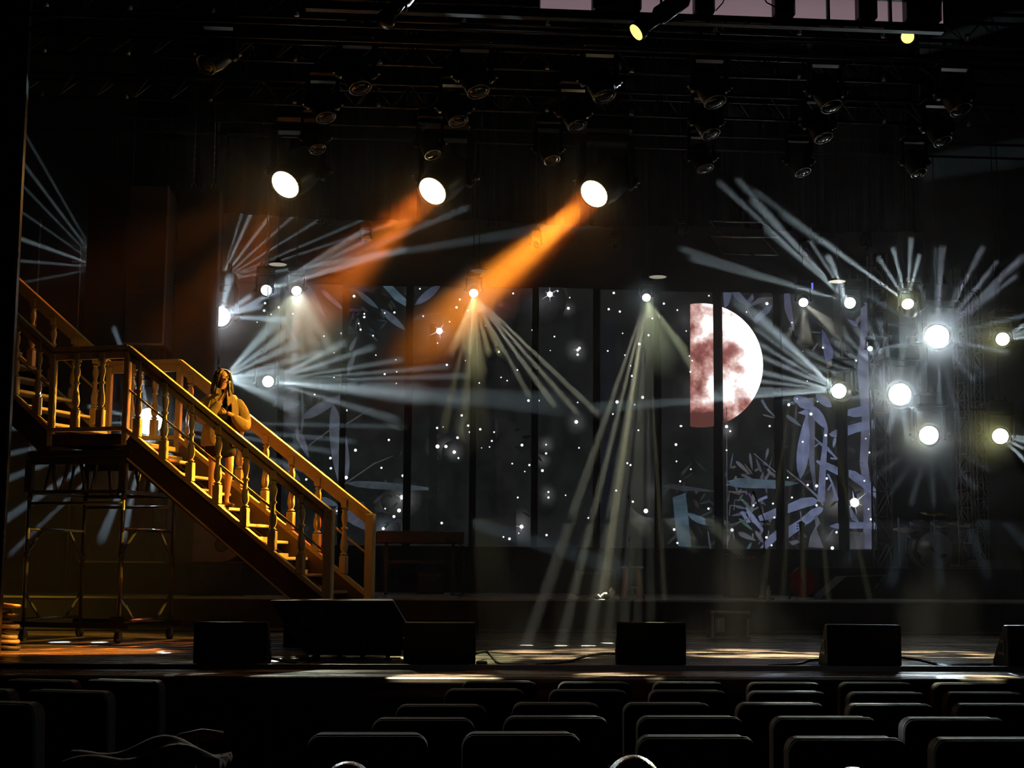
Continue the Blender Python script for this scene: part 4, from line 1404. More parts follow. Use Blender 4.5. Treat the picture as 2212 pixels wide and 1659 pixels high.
for Y, s, ps, grp, lbs in rows:
    for (px, py), lb in zip(ps, lbs):
        q = at(px, py, Y)
        aimp = q + (Vector((.25, -.35, -1)) if px != 470 else Vector((-.6, -.5, -.8)))
        t, p, d = moving_head(q, aimp, lb, None, s, True, grp, top=at(ps[len(ps) // 2][0], ps[len(ps) // 2][1], Y).z + .50 * s)
    # the truss that carries the row
    a, b_ = ps[0], ps[-1]
    z = at(ps[len(ps) // 2][0], ps[len(ps) // 2][1], Y).z + .50 * s
    xa_, xb_ = at(-40, 200, Y).x, at(2260, 200, Y).x
    t = thing('lighting_truss', {16.0: 'front black lighting truss, nearest to the hall', 17.9: 'middle black lighting truss', 19.8: 'black lighting truss above the amber lamps'}[Y], 'truss', (0, Y, z))
    mb = MB()
    for yy, zz in ((0, 0), (-.14, .28), (.14, .28)):
        mb.tube([(xa_, yy, zz), (xb_, yy, zz)], .024, 8)
    mb.build('chord', STEEL, t)
    n = int((xb_ - xa_) / .5)
    for yy in (-.14, .14):
        MB().tube([(xa_ + k * .25, yy * (k % 2), .28 * (k % 2)) for k in range(2 * n + 1)], .011, 5, smooth=False).build('lacing', STEEL, t)
    # small hook clamps along the truss
    for k in range(12):
        px = 100 + k * 180
        q = at(px, 150, Y)
        c = MB().tube([(0, 0, -.03), (0, 0, .05)], .03, 8).build('hook_clamp', ALU, t)
        c.location = (q.x, -.16, -.02)
# thin pipe battens higher up
for i, (py0, Y) in enumerate(((38, 14.2), (70, 14.9), (60, 18.8), (255, 21.5), (285, 22.5))):
    q = at(300, py0, Y)
    x0, x1 = at(30, py0, Y).x, at(2240, py0, Y).x
    tag(MB().tube([(x0, Y, q.z), (x1, Y, q.z)], .022, 8).build('pipe_batten', STEEL), ['foremost thin black pipe batten near the top of the picture', 'second thin black pipe batten from the hall', 'thin black pipe batten high between the front and middle trusses', 'thin black pipe batten over the amber lamps', 'rearmost thin black pipe batten, before the border curtain'][i], 'pipe', 'thin pipe battens')

# pale disc plates under the rig, glow put in for light falling on them
for (px, py, lb, st_) in ((600, 571, 'pale lit disc plate left, above the bright cone light', .35), (1035, 585, 'dim brownish flat disc plate above the middle overhead light', .06), (1421, 598, 'pale lit disc plate right of the middle, above the parallel beams', .3), (1808, 608, 'brightest lit disc plate, above the right end of the LED wall', .9)):
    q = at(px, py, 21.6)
    t = thing('disc_lamp', lb, 'lamp', q, 0, 'flat disc plates')  # pale plate lit by lamp glow, not a lamp itself
    MB().lathe([(.02, .09), (.05, .05), (.12, .03), (.14, .005), (.13, .0)], 24).build('plate_back', HEADM, t)
    MB().lathe([(.125, -.006), (.125, .0)], 24).build('glow_face', em('disc_%d' % px, (1, .93, .72), st_), t)
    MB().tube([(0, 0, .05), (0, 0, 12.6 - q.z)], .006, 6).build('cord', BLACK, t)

# ------------------------------------------------------------------ truss towers on the right
def tower(px0, px1, Y, ztop_py, lb, zb=None):
    a, b_ = at(px0, 780, Y), at(px1, 780, Y)
    wd = b_.x - a.x
    z1 = at(px0, ztop_py, Y).z
    zb = zb if zb is not None else Z1
    t = thing('truss_tower', lb, 'truss', (a.x + wd / 2, Y, zb))
    h = z1 - zb
    mb = MB()
    for sx in (-1, 1):
        for sy in (0, 1):
            mb.tube([(sx * wd / 2, sy * wd, 0), (sx * wd / 2, sy * wd, h)], .016, 8)
    mb.build('chord', ALUD, t)
    mb = MB()
    st_ = wd * 1.7
    n = int(h / st_)
    for k in range(n):
        z0, z1_ = k * st_, (k + 1) * st_
        s_ = 1 if k % 2 else -1
        for yy in (0, wd):
            mb.tube([(-s_ * wd / 2, yy, z0), (s_ * wd / 2, yy, z1_)], .009, 6)
            mb.tube([(-wd / 2, yy, z1_), (wd / 2, yy, z1_)], .009, 6)
        for sx in (-1, 1):
            mb.tube([(sx * wd / 2, 0 if s_ > 0 else wd, z0), (sx * wd / 2, wd if s_ > 0 else 0, z1_)], .008, 5)
    mb.build('lacing', ALUD, t)
    MB().box(-wd * .9, wd * .9, -wd * .3, wd * 1.3, 0, .03).build('base_plate', STEEL, t)
    return t


ALUD = pm('tower_aluminium', (.30, .28, .26), .35, metal=.7)
tower(2068, 2090, 22.9, 578, 'slim tall truss tower just right of the largest dazzling light')
tower(2104, 2124, 23.6, 590, 'rear truss tower right behind the slim tall one')
tower(1888, 1920, 24.3, 548, 'truss tower at the right end of the LED wall')
for (x0, x1, py, Y, lb) in ((1920, 2240, 700, 23.25, 'upper horizontal lamp bar on the right towers'), (1940, 2240, 882, 23.05, 'lower horizontal lamp bar on the right towers')):
    a, b_ = at(x0, py, Y), at(x1, py, Y)
    tag(MB().tube([(a.x, Y, a.z), (b_.x, Y, a.z)], .02, 8).build('lamp_bar', STEEL), lb, 'bar')
# rectangular truss frame hanging over the right of the LED wall
q0, q1 = at(1530, 500, 23.2), at(1668, 568, 22.0)
t = thing('hanging_frame', 'rectangular black truss frame hanging over the moon picture', 'truss', (q0.x, 22.6, at(1600, 530, 22.6).z))
wd = at(1664, 530, 22.6).x - q0.x
mb = MB()
for yy, zz in ((-.5, -.25), (.5, .25), (-.5, .03), (.5, .5)):
    mb.tube([(0, yy, zz), (wd, yy, zz)], .014, 8)
for xx in (0, wd):
    mb.tube([(xx, -.5, -.25), (xx, .5, .25)], .014, 8)
    mb.tube([(xx, -.5, .03), (xx, .5, .5)], .014, 8)
mb.build('frame_tubes', ALU, t)
for k, xx in enumerate((.1, wd * .5, wd - .1)):
    MB().tube([(xx, 0, .12), (xx, 0, 12.6 - t.location.z)], .006, 6).build('hanging_wire', STEEL, t)
# little fixtures in the dark above the wall
for k, (px, py) in enumerate(((790, 515), (1066, 487), (1158, 527), (1328, 535), (1472, 500), (1762, 520), (1738, 545), (1900, 575), (700, 480), (1870, 530))):
    moving_head(at(px, py, 23.4), at(px + (-40 if k % 2 else 60), py + 160, 19), 'small unlit spot ' + ['left of the middle over the dark LED panels', 'over the star burst panel, below the orange beam', 'beside the orange beam', 'under the rightmost amber lamp', 'left of the hanging rectangular frame', 'just right of the hanging rectangular frame, upper', 'just right of the hanging rectangular frame, lower', 'above the truss tower of the LED wall', 'at the hem of the border curtain on the left', 'between the hanging frame and the truss tower'][k], None, .55, True, 'small spots over the LED wall')

# ------------------------------------------------------------------ catwalk at the top right with the lit pale wall behind it
cw = thing('catwalk', 'black steel catwalk across the top right, pale wall showing through its openings', 'catwalk', (0, 12.0, at(1700, 38, 12.0).z))
zc = cw.location.z
xl, xr = at(660, 30, 12).x, at(2040, 60, 12).x
slope = 0
mb = MB()
mb.box(xl, xr, 0, .08, -.075, 0)
mb.build('lower_girder', BLACK, cw)
mb = MB()
mb.box(xl, xr, 0, .05, .20, .23)
mb.build('handrail', BLACK, cw)
for (a, b_) in ((1280, 1385), (1500, 1543), (1672, 1716), (1853, 1893), (1956, 2032)):
    xa_, xb_ = at(a, 20, 12).x, at(b_, 20, 12).x
    MB().box(xa_, xb_, -.05, .1, 0, .45, bev=.02).build('post_box', BLACK, cw)
for a in (1924, 1440, 1790):
    xa_ = at(a, 20, 12).x
    MB().box(xa_ - .012, xa_ + .012, 0, .04, 0, .45).build('post', BLACK, cw)
MB().tube([(at(1640, 5, 12).x, -.02, .22), (at(1655, 20, 12).x, -.02, .12), (at(1675, 30, 12).x, -.02, .08)], .006, 6).build('cable', BLACK, cw)
MB().tube([(at(1572, 5, 12).x, -.02, .22), (at(1560, 20, 12).x, -.02, .10), (at(1545, 30, 12).x, -.02, .03)], .006, 6).build('cable', BLACK, cw)
mb = MB()
xs_ = [1478, 1535, 1570, 1618, 1668, 1772, 1822, 1864, 1915]
for a, b_ in ((1478, 1526), (1534, 1566), (1572, 1616), (1622, 1668), (1772, 1816), (1824, 1858), (1864, 1912)):
    xa_, xb_ = at(a, 62, 11.96).x, at(b_, 62, 11.96).x
    MB().box(xa_, xb_, -.03, -.0, -.07, -.058).build('painted_light_slot', pm('pale_strip', (.22, .22, .24), .4), cw)  # pale strips stand in for light seen through slots in the girder
pw_ = at(1700, 20, 13.2)
struct('wall_upper', MB().box(at(1168, 0, 13.2).x, at(2036, 0, 13.2).x, 13.2, 13.3, at(1700, 44, 13.2).z, pw_.z + 1.2), pm('pale_mauve_wall', (.42, .30, .34), .8, scale=1))
l = bpy.data.lights.new('wall_fill_light', 'AREA')  # added unseen area light to brighten the pale wall
l.shape = 'RECTANGLE'
l.size, l.size_y = 6.5, .08
l.energy = 13
l.color = (1, .93, .95)
ob = bpy.data.objects.new('wall_fill_light', l)
COL.objects.link(ob)
q = at(1750, -60, 12.6)
ob.location = q
ob.rotation_euler = (math.radians(38), 0, 0)
# front-of-house spots below the catwalk
for (px, py, ax_, ay, lens, YF, lb) in ((1402, 50, -1.1, .9, E_G, 11.4, 'long front spot with a yellow lens, below the catwalk'), (1966, 76, -.7, .8, E_G, 15.2, 'yellow-lit front spot at the top right, below the catwalk'), (850, 22, -.6, .9, None, 11.4, 'unlit front spot at the top left of the amber lamps')):
    q = at(px, py, YF)
    tgt = SM @ Vector((.6, .6, 1.9))
    look = Vector((ax_, -.22, -ay) if px != 1966 else (-.5, -.8, -.45)).normalized()
    t = thing('profile_spot', lb, 'stage light', q)
    M = frame(look)
    MB().lathe([(.05, -.42), (.075, -.38), (.08, -.12), (.055, -.08), (.055, .05), (.075, .08), (.08, .14)], 18, M).build('barrel', pm('spot_barrel', (.10, .10, .11), .25, metal=.5), t)
    MB().lathe([(.068, .125), (.07, .145), (.03, .152)], 20, M).build('lens', lens or GLASS, t)
    MB().tube([(-.1, 0, 0), (-.1, 0, .3), (.1, 0, .3), (.1, 0, 0)], .012, 6).build('yoke', BLACK, t)
    if lens:
        p = q + look * .2
        spot(p, tgt, 11 if px == 1966 else 8, 9500 if px == 1966 else 120, (1, .56, .06), t, blend=.5, size=.06)
        if px == 1966:
            spot(p, at(190, 1404, 15.5), 3.6, 42000, (1, .36, .05), t, blend=.7, size=.06)
# ------------------------------------------------------------------ floor monitors and other black boxes at the stage front
TOLEX = pm('black_tolex', (.010, .010, .011), .6, scale=80, bump=.1, spec=.3)


def wedge(pxl, pxr, pyt, pyb, lb, turn=0., side=False, foot_l=0):
    q = at((pxl + pxr) / 2, pyb, 13)
    Y = 1.0
    # depth where the floor shows at pyb
    dirn = at((pxl + pxr) / 2, pyb, 10) - EYE
    Y = (ZS - EYE.z) / dirn.z * 10
    a, b_ = at(pxl, pyb, Y), at(pxr, pyb, Y)
    wd = b_.x - a.x
    h = at((pxl + pxr) / 2, pyt, Y).z - ZS
    t = thing('stage_monitor', lb, 'stage monitor', ((a.x + b_.x) / 2, Y, ZS), turn, 'floor monitors along the stage front')
    # back faces the hall: profile in (y, z): tall back, sloping grille to the stage
    prof = [(0, 0), (.52, 0), (.50, .06), (.13, h), (.0, h)]
    M = Matrix.Rotation(PI / 2, 4, 'Z')
    vs = [(-wd / 2, y, z) for y, z in prof] + [(wd / 2, y, z) for y, z in prof]
    n = len(prof)
    fs = [tuple(range(n)), tuple(range(2 * n - 1, n - 1, -1))] + [(k, k + n, (k + 1) % n + n, (k + 1) % n) for k in range(n)]
    o = MB().add(vs, fs).build('cabinet', TOLEX, t)
    bv = o.modifiers.new('bevel', 'BEVEL')
    bv.width = .012
    bv.segments = 2
    g = MB()
    g.add([(-wd / 2 + .03, .49, .09), (wd / 2 - .03, .49, .09), (wd / 2 - .03, .16, h - .03), (-wd / 2 + .03, .16, h - .03)], [(0, 1, 2, 3)], M=Matrix.Translation((0, .012, .008)))
    g.build('grille', pm('steel_grille', (.03, .03, .03), .5, metal=.5, scale=200), t)
    hd = MB()
    for sx in (-1, 1):
        hd.box(sx * wd / 2 - .008, sx * wd / 2 + .008, .10, .30, h * .30, h * .36)
        hd.box(sx * wd / 2 - .008, sx * wd / 2 + .008, .10, .13, h * .36, h * .62)
        hd.box(sx * wd / 2 - .008, sx * wd / 2 + .008, .10, .22, h * .58, h * .64)
    hd.build('side_handle', pm('grey_handle', (.07, .07, .075), .4), t)
    MB().box(-wd / 2, wd / 2, -.004, .012, h - .012, h + .002).build('edge_trim', pm('tolex_edge', (.05, .05, .05), .35), t)
    return t, wd, h, Y


MONS = []
for a in ((416, 576, 1344, 1440, 'black floor monitor at the left, below the scaffold'), (872, 1027, 1345, 1442, 'black floor monitor touching the big trapezoid cabinet'), (1333, 1481, 1345, 1441, 'black floor monitor at the middle right, below the stool'), (1790, 1946, 1350, 1445, 'black floor monitor at the right with its side handle showing'), (2182, 2330, 1352, 1446, 'black floor monitor cut off by the right edge')):
    MONS.append(wedge(*a, turn=math.radians(-7) if a[0] > 1300 else 0))

# big trapezoid cabinet on castors
Yc = 14.2
zt = at(720, 1296, Yc).z
zb = at(720, 1408, Yc).z
P = lambda px, py: (at(px, py, Yc).x, at(px, py, Yc).z)
c0 = P(720, 1408)
t = thing('prompter_cabinet', 'big black trapezoid cabinet on castors before the foot of the stairs', 'cabinet', (c0[0], Yc, ZS))
pol = [(P(x, y)[0] - c0[0], P(x, y)[1] - ZS) for x, y in ((582, 1297), (849, 1297), (880, 1350), (872, 1404), (656, 1408), (612, 1340))]
o = MB().prism(pol[::-1], 0, .62).build('cabinet', TOLEX, t)
bv = o.modifiers.new('bevel', 'BEVEL')
bv.width = .012
bv.segments = 2
zz = pol[4][1]
MB().box(pol[4][0] + .02, pol[3][0] - .02, .05, .57, zz - .03, zz).build('dolly', STEEL, t)
for x in (.12, .32, .55, .8):
    x = pol[4][0] + x * (pol[3][0] - pol[4][0]) / .95
    y = .08 if x < 0 else .5
    c = MB().box(-.03, .03, -.03, .03, zz - .06, zz - .03).box(-.03, -.024, -.02, .02, .03, zz - .04).box(.024, .03, -.02, .02, .03, zz - .04).build('castor', STEEL, t, loc=(x, y, 0))
    MB().tube([(-.02, 0, .045), (.02, 0, .045)], .045, 16).build('wheel', RUB, c)
MB().box(pol[0][0] + .3, pol[0][0] + .5, -.006, .0, .3, .5).build('connector_plate', pm('plate', (.03, .03, .04), .5), t)

# cables on the stage floor
def floor_cable(pts, lb, r=.012):
    out = []
    for px, py, lift in pts:
        d = at(px, py, 10) - EYE
        Y = (ZS + r + lift - EYE.z) / d.z * 10
        q = at(px, py, Y)
        out.append((q.x, q.y, ZS + r + lift))
    # smooth
    P_ = [Vector(p) for p in out]
    res = []
    for i in range(len(P_) - 1):
        p0, p1, p2, p3 = P_[max(i - 1, 0)], P_[i], P_[i + 1], P_[min(i + 2, len(P_) - 1)]
        for k in range(8):
            u = k / 8
            res.append(.5 * ((2 * p1) + (p2 - p0) * u + (2 * p0 - 5 * p1 + 4 * p2 - p3) * u * u + (3 * p1 - p0 - 3 * p2 + p3) * u ** 3))
    res.append(P_[-1])
    return tag(MB().tube(res, r, 8).build('cable', RUB), lb, 'cable', 'cables on the stage front')


floor_cable([(578, 1420, .05), (600, 1425, .03), (640, 1432, 0), (690, 1436, 0), (760, 1437, 0)], 'black cable leaving the left floor monitor')
floor_cable([(1027, 1412, .06), (1050, 1408, .05), (1066, 1422, 0), (1082, 1434, 0), (1140, 1437, 0)], 'looping black cable at the right of the second floor monitor')
floor_cable([(1330, 1412, .05), (1280, 1414, .02), (1230, 1428, 0), (1160, 1436, 0)], 'black cable running left from the middle right monitor')
floor_cable([(1790, 1423, .05), (1750, 1427, .02), (1725, 1434, 0), (1660, 1438, 0)], 'black cable running left from the monitor with the side handle')
floor_cable([(1947, 1421, .05), (1985, 1426, .02), (2020, 1434, 0), (2060, 1438, 0), (2140, 1437, .0)], 'black cable running right from the monitor with the side handle')
floor_cable([(690, 1408, .05), (680, 1415, .05), (665, 1430, 0), (640, 1436, 0)], 'short black cable hanging from the big cabinet')
tag(MB().box(-.05, .05, -.03, .03, 0, .05, bev=.01).build('power_plug', pm('plug', (.25, .22, .15), .5), loc=(at(1041, 1430, 13.3).x, 13.35, ZS)), 'small pale plug box beside the second floor monitor', 'plug')

# flight case on the stage floor
d = at(1578, 1383, 10) - EYE
Y = (ZS - EYE.z) / d.z * 10
Y = min(Y, 19.3)
a, b_ = at(1540, 1383, Y), at(1616, 1383, Y)
h = at(1578, 1321, Y).z - ZS
wd = b_.x - a.x
t = thing('flight_case', 'small black flight case with metal edges in front of the riser', 'case', ((a.x + b_.x) / 2, Y, ZS))
MB().box(-wd / 2, wd / 2, 0, .45, .02, h, bev=.006).build('case_body', TOLEX, t)
mb = MB()
e = .016
for x in (-wd / 2, wd / 2):
    mb.box(x - e, x + e, -.006, .01, .02, h)
for z in (.03, h - .01):
    mb.box(-wd / 2, wd / 2, -.006, .01, z - e, z + e)
mb.build('metal_edges', ALU, t)
for x in (-1, 1):
    for z in (.04, h - .02):
        MB().ball((x * wd / 2, 0, z), .028, 8, 6).build('ball_corner', ALU, t)
hx = at(1556, 1350, Y).x - t.location.x
MB().tube([(hx - .03, -.01, h * .34), (hx - .03, -.035, h * .38), (hx - .03, -.035, h * .68), (hx - .03, -.01, h * .72)], .008, 6).build('handle', pm('pale_handle', (.6, .6, .58), .35), t)
MB().box(hx - .06, hx + .05, -.008, 0, h * .28, h * .78).build('handle_plate', pm('plate2', (.2, .2, .2), .35, metal=.7), t)

# ------------------------------------------------------------------ things on the riser
def on_riser(px, Y=20.6):
    return Vector((at(px, 1290, Y).x, Y, Z1))

# stool
q = on_riser(1366, 20.9)
hs = at(1366, 1223, 20.9).z - Z1
t = thing('stool', 'brown wooden stool standing on the riser behind the microphone stand', 'stool', q)
wst = pm('stool_wood', (.30, .17, .10), .5, scale=4, stretch=(8, 8, 1), var=.4)
MB().lathe([(.15, hs - .035), (.165, hs - .025), (.165, hs - .008), (.15, hs)], 26).build('seat', wst, t)
for k in range(4):
    a = PI / 4 + k * PI / 2
    MB().bar((.11 * math.cos(a), .11 * math.sin(a), hs - .035), (.17 * math.cos(a), .17 * math.sin(a), 0), .045, .045, up=(math.cos(a), math.sin(a), 0)).build('leg', wst, t)
mb = MB()
for k in range(4):
    a, c_ = PI / 4 + k * PI / 2, PI / 4 + (k + 1) * PI / 2
    mb.bar((.145 * math.cos(a), .145 * math.sin(a), hs * .35), (.145 * math.cos(c_), .145 * math.sin(c_), hs * .35), .02, .03)
mb.build('rung', wst, t)


def mic_stand(px, ptop, Y, lb, boom=None, zb=None):
    zb = Z1 if zb is None else zb
    x = at(px, 1280, Y).x
    t = thing('microphone_stand', lb, 'microphone stand', (x, Y, zb))
    h = at(px, ptop, Y).z - zb
    MB().lathe([(.14, 0), (.14, .015), (.03, .03), (.015, .05)], 24).build('base', STEEL, t)
    MB().tube([(0, 0, .03), (0, 0, h * .6), (0, 0, h * .6 + .001), (0, 0, h - .03)], [.014, .014, .009, .009], 8).build('pole', STEEL, t)
    MB().lathe([(.018, h * .6 - .04), (.022, h * .6), (.018, h * .6 + .04)], 12).build('clutch', BLACK, t)
    if boom:
        bx, bz = boom
        MB().tube([(-bx * .3, 0, h - bz * .3), (bx, 0, h + bz)], .008, 8).build('boom_arm', STEEL, t)
        MB().lathe([(.012, -.16), (.014, -.03), (.024, 0), (.024, .03), (.012, .05)], 12, frame((bx, 0, bz), (bx, 0, h + bz))).build('microphone', BLACK, t)
    else:
        MB().lathe([(.011, -.12), (.014, -.02), (.024, .0), (.026, .025), (.018, .045)], 12, Matrix.Translation((0, -.01, h)) @ Matrix.Rotation(-.15, 4, 'Y')).build('microphone', BLACK, t)
    return t


mic_stand(1360, 1076, 20.5, 'straight microphone stand in front of the wooden stool')
mic_stand(1652, 1120, 21.2, 'boom microphone stand in front of the second panel right of the moon strip', (-.14, .36))
mic_stand(1000, 1180, 22.3, 'low boom microphone stand at the right end of the keyboard', (-.22, .10))
# keyboard on its stand
Yk = 22.4
a, b_ = at(812, 1160, Yk), at(1003, 1160, Yk)
zk = at(900, 1174, Yk).z
zk2 = at(900, 1148, Yk).z
t = thing('keyboard', 'long dark keyboard standing below the left LED panels', 'keyboard', ((a.x + b_.x) / 2, Yk, zk))
wd = b_.x - a.x
MB().box(-wd / 2, wd / 2, 0, .34, .0, zk2 - zk, bev=.012).build('case', pm('keyboard_case', (.03, .028, .026), .35), t)
mb = MB()
for k in range(44):
    x = -wd / 2 + .05 + k * (wd - .1) / 44
    mb.box(x, x + (wd - .1) / 44 - .002, .22, .33, zk2 - zk, zk2 - zk + .012)
o = mb.build('keys', pm('ivory_keys', (.6, .58, .52), .3), t)
o['kind'] = 'stuff'
MB().box(-.25, .35, .02, .16, zk2 - zk, zk2 - zk + .01).build('control_panel', pm('panel_lit_colour', (.10, .09, .06), .3), t)  # this lighter panel stands in for light on the keyboard's top
t2 = thing('keyboard_stand', 'black folding stand under the long keyboard', 'stand', ((a.x + b_.x) / 2, Yk + .17, Z1))
for sx in (-1, 1):
    MB().bar((sx * wd * .38, 0, 0), (sx * wd * .38, 0, zk - Z1), .05, .05).build('leg', STEEL, t2)
    MB().bar((sx * wd * .38, -.2, .02), (sx * wd * .38, .2, .02), .05, .04).build('foot', STEEL, t2)
MB().bar((-wd * .38, 0, .5), (wd * .38, 0, .5), .03, .05).build('crossbar', STEEL, t2)
# guitar on a stand
q = on_riser(1733, 21.4)
hg = at(1735, 1128, 21.4).z - Z1
t = thing('guitar', 'dark red guitar standing upright on the riser, neck against the bamboo picture', 'guitar', q)
rw = pm('red_guitar_body', (.22, .03, .02), .25)
s_ = hg / 1.1
out = []
for k in range(32):
    a = 2 * PI * k / 32
    r = .17 + .035 * math.cos(2 * a) * (1 if math.sin(a) < 0 else .6)
    out.append((r * math.cos(a) * (1 - .12 * math.exp(-((math.sin(a) - .1) / .25) ** 2)), .24 + .22 * math.sin(a)))
MB().prism([(x * s_, z * s_) for x, z in out], -.03, .03).build('guitar_body', rw, t)
MB().box(-.024 * s_, .024 * s_, -.045, -.02, .3 * s_, .98 * s_).build('neck', pm('neck_wood', (.12, .06, .04), .4), t)
MB().prism([(-.03 * s_, .96 * s_), (.03 * s_, .96 * s_), (.045 * s_, 1.08 * s_), (.0, 1.12 * s_), (-.045 * s_, 1.1 * s_)][::-1], -.045, -.028).build('headstock', BLACK, t)
for k in range(6):
    MB().tube([((-.05 if k % 2 else .05) * s_, -.035, (.98 + .02 * k) * s_), ((-.075 if k % 2 else .075) * s_, -.035, (.985 + .02 * k) * s_)], .008, 6).build('tuning_peg', ALU, t)
t = thing('guitar_stand', 'small black stand holding up the dark red guitar', 'stand', q + Vector((0, .1, 0)))
mb = MB()
for dx, dy in ((-.2, -.12), (.2, -.12), (0, .2)):
    mb.tube([(0, 0, .35), (dx, dy, 0)], .01, 6)
mb.build('tripod', STEEL, t)
# little bottle and pale plastic things at the riser edge
q = on_riser(1660, 20.35)
t = thing('water_bottle', 'small clear water bottle standing at the front edge of the riser', 'bottle', q)
MB().lathe([(.03, 0), (.033, .02), (.033, .13), (.014, .17), (.013, .18)], 16).build('bottle_body', pm('clear_plastic', (.5, .5, .42), .15), t)
MB().lathe([(.015, .18), (.015, .2)], 12).build('cap', pm('white_cap', (.7, .7, .7), .4), t)
rn = random.Random(9)
wp = pm('crumpled_white', (.75, .74, .66), .5, bump=.4, scale=25)
for i, (px, w_, h_, lb) in enumerate(((1290, .11, .07, 'crumpled white bag at the riser edge, left of the stool, leftmost'), (1308, .12, .09, 'taller crumpled white bag in the middle of the white heap by the stool'), (1322, .07, .16, 'small upright white packet beside the stool'), (1334, .06, .05, 'small white crumpled piece touching the leg of the stool'))):
    q = on_riser(px, 20.35 + .1 * (i == 2))
    mb = MB()
    vs = []
    mb.ball((0, 0, h_ / 2), .5, 12, 8, sc=(w_, w_ * .7, h_))
    mb.v = [p + Vector((rn.uniform(-.012, .012), rn.uniform(-.012, .012), rn.uniform(-.008, .008))) if p.z > .02 else Vector((p.x, p.y, max(p.z, 0))) for p in mb.v]
    tag(mb.build('plastic_bag', wp, loc=q), lb, 'bag', 'white bags on the riser')
rc = lambda pts, lb: tag(MB().tube([Vector((at(px, 1290, Yy).x, Yy, Z1 + z)) for px, Yy, z in pts], .009, 6).build('cable', pm('grey_cable', (.12, .12, .12), .5)), lb, 'cable', 'cables on the riser')
rc([(990, 20.3, .01), (1005, 20.3, .05), (1030, 20.25, .03), (1060, 20.3, .01)], 'pale loose cable at the riser edge below the keyboard')
rc([(1222, 20.3, .01), (1232, 20.4, .08), (1242, 20.4, .05), (1258, 20.3, .01), (1290, 20.35, .08)], 'arched dark cable left of the white bags')
rc([(806, 20.3, .01), (822, 20.3, .05), (836, 20.3, .01)], 'short pale cable right of the stair foot')

# tilted monitor and cabinets at the right
def cab(px0, px1, py, Y, zb, lb, nm='amplifier', dp=.4, cone=True, cat='amplifier'):
    a, b_ = at(px0, py, Y), at(px1, py, Y)
    wd = b_.x - a.x
    h = a.z - zb
    t = thing(nm, lb, cat, ((a.x + b_.x) / 2, Y, zb))
    MB().box(-wd / 2, wd / 2, 0, dp, 0, h, bev=.015).build('cabinet', TOLEX, t)
    if cone:
        MB().box(-wd / 2 + .03, wd / 2 - .03, -.008, 0, .03, h - .1).build('grille_cloth', pm('amp_cloth', (.022, .022, .024), .9, scale=90), t)
        MB().box(-wd / 2 + .03, wd / 2 - .03, -.01, 0, h - .085, h - .025).build('control_panel', pm('amp_panel', (.05, .05, .05), .4), t)
        for k in range(5):
            MB().lathe([(.011, 0), (.009, .018)], 10, frame((0, -1, 0), (-wd / 2 + .08 + k * (wd - .16) / 4, -.01, h - .055))).build('knob', ALU, t)
    return t


cab(1573, 1638, 1196, 22.6, Z1, 'dim black amplifier on the riser below the LED panel right of the moon')
cab(1250, 1330, 1230, 23.4, Z1, 'dim black amplifier left behind the wooden stool')
cab(900, 960, 1235, 23.6, Z1, 'dim black amplifier on the riser below the keyboard')
# tilted floor monitor with a lit rim (right)
Y = 21.0
q = on_riser(1862, Y)
t = thing('stage_monitor', 'tilted black floor monitor with a lit upper edge, on the riser at the right', 'stage monitor', q)
pol = [(at(x, y, Y).x - q.x, max(0, at(x, y, Y).z - Z1)) for x, y in ((1772, 1294), (1828, 1245), (1912, 1243), (1890, 1270), (1872, 1294))]
MB().prism(pol[::-1], 0, .5).build('cabinet', TOLEX, t)
mb = MB()
mb.bar((pol[1][0], 0, pol[1][1]), (pol[2][0], 0, pol[2][1]), .02, .012)
mb.bar((pol[2][0], 0, pol[2][1]), (pol[3][0], 0, pol[3][1]), .02, .012)
mb.build('edge_trim', ALU, t)
# round-backed cabinet with a speaker cone behind the stairs
Y = 21.2
q = at(462, 1215, Y)
zt_ = at(462, 1130, Y).z
t = thing('speaker_cabinet', 'brown-black speaker cabinet with a rounded lower corner, seen below the stringer', 'loudspeaker', (q.x, Y, q.z + .005))
hh = zt_ - q.z
pol = [(-.30, hh), (-.30, .0), (.10, .0)] + [(.10 + .28 * math.sin(a), .28 - .28 * math.cos(a)) for a in (.4, .8, 1.2, 1.57)] + [(.38, hh)]
MB().prism(pol[::-1], 0, .4).build('cabinet', pm('brown_cabinet', (.06, .045, .038), .5), t)
MB().lathe([(.10, 0), (.09, .012), (.04, .004), (.02, .01)], 24, frame((0, -1, 0), (.10, .0, .24))).build('speaker_cone', RUB, t)
t2 = thing('cabinet_dolly', 'low black dolly under the rounded speaker cabinet', 'dolly', (q.x, Y, Z1))
MB().box(-.33, .4, 0, .45, 0, q.z - Z1).build('dolly_deck', rm, t2)

# drum kit on the drum riser, almost lost in the dark
def drum(px, py, Y, r, h, lb, axis=(0, 0, 1), z=None, nm='drum'):
    c = at(px, py, Y)
    t = thing(nm, lb, 'drum', c)
    M = frame(axis)
    MB().lathe([(r, -h / 2), (r, h / 2)], 28, M).build('shell', pm('drum_shell', (.035, .03, .03), .3), t)
    MB().lathe([(r * .98, h / 2), (r * .98, h / 2 + .006)], 28, M).build('drum_head', pm('drum_head', (.22, .22, .22), .5), t)
    for zz in (-h / 2, h / 2):
        MB().lathe([(r + .006, zz - .012), (r + .012, zz), (r + .006, zz + .012)], 28, M).build('hoop', ALU, t)
    return t


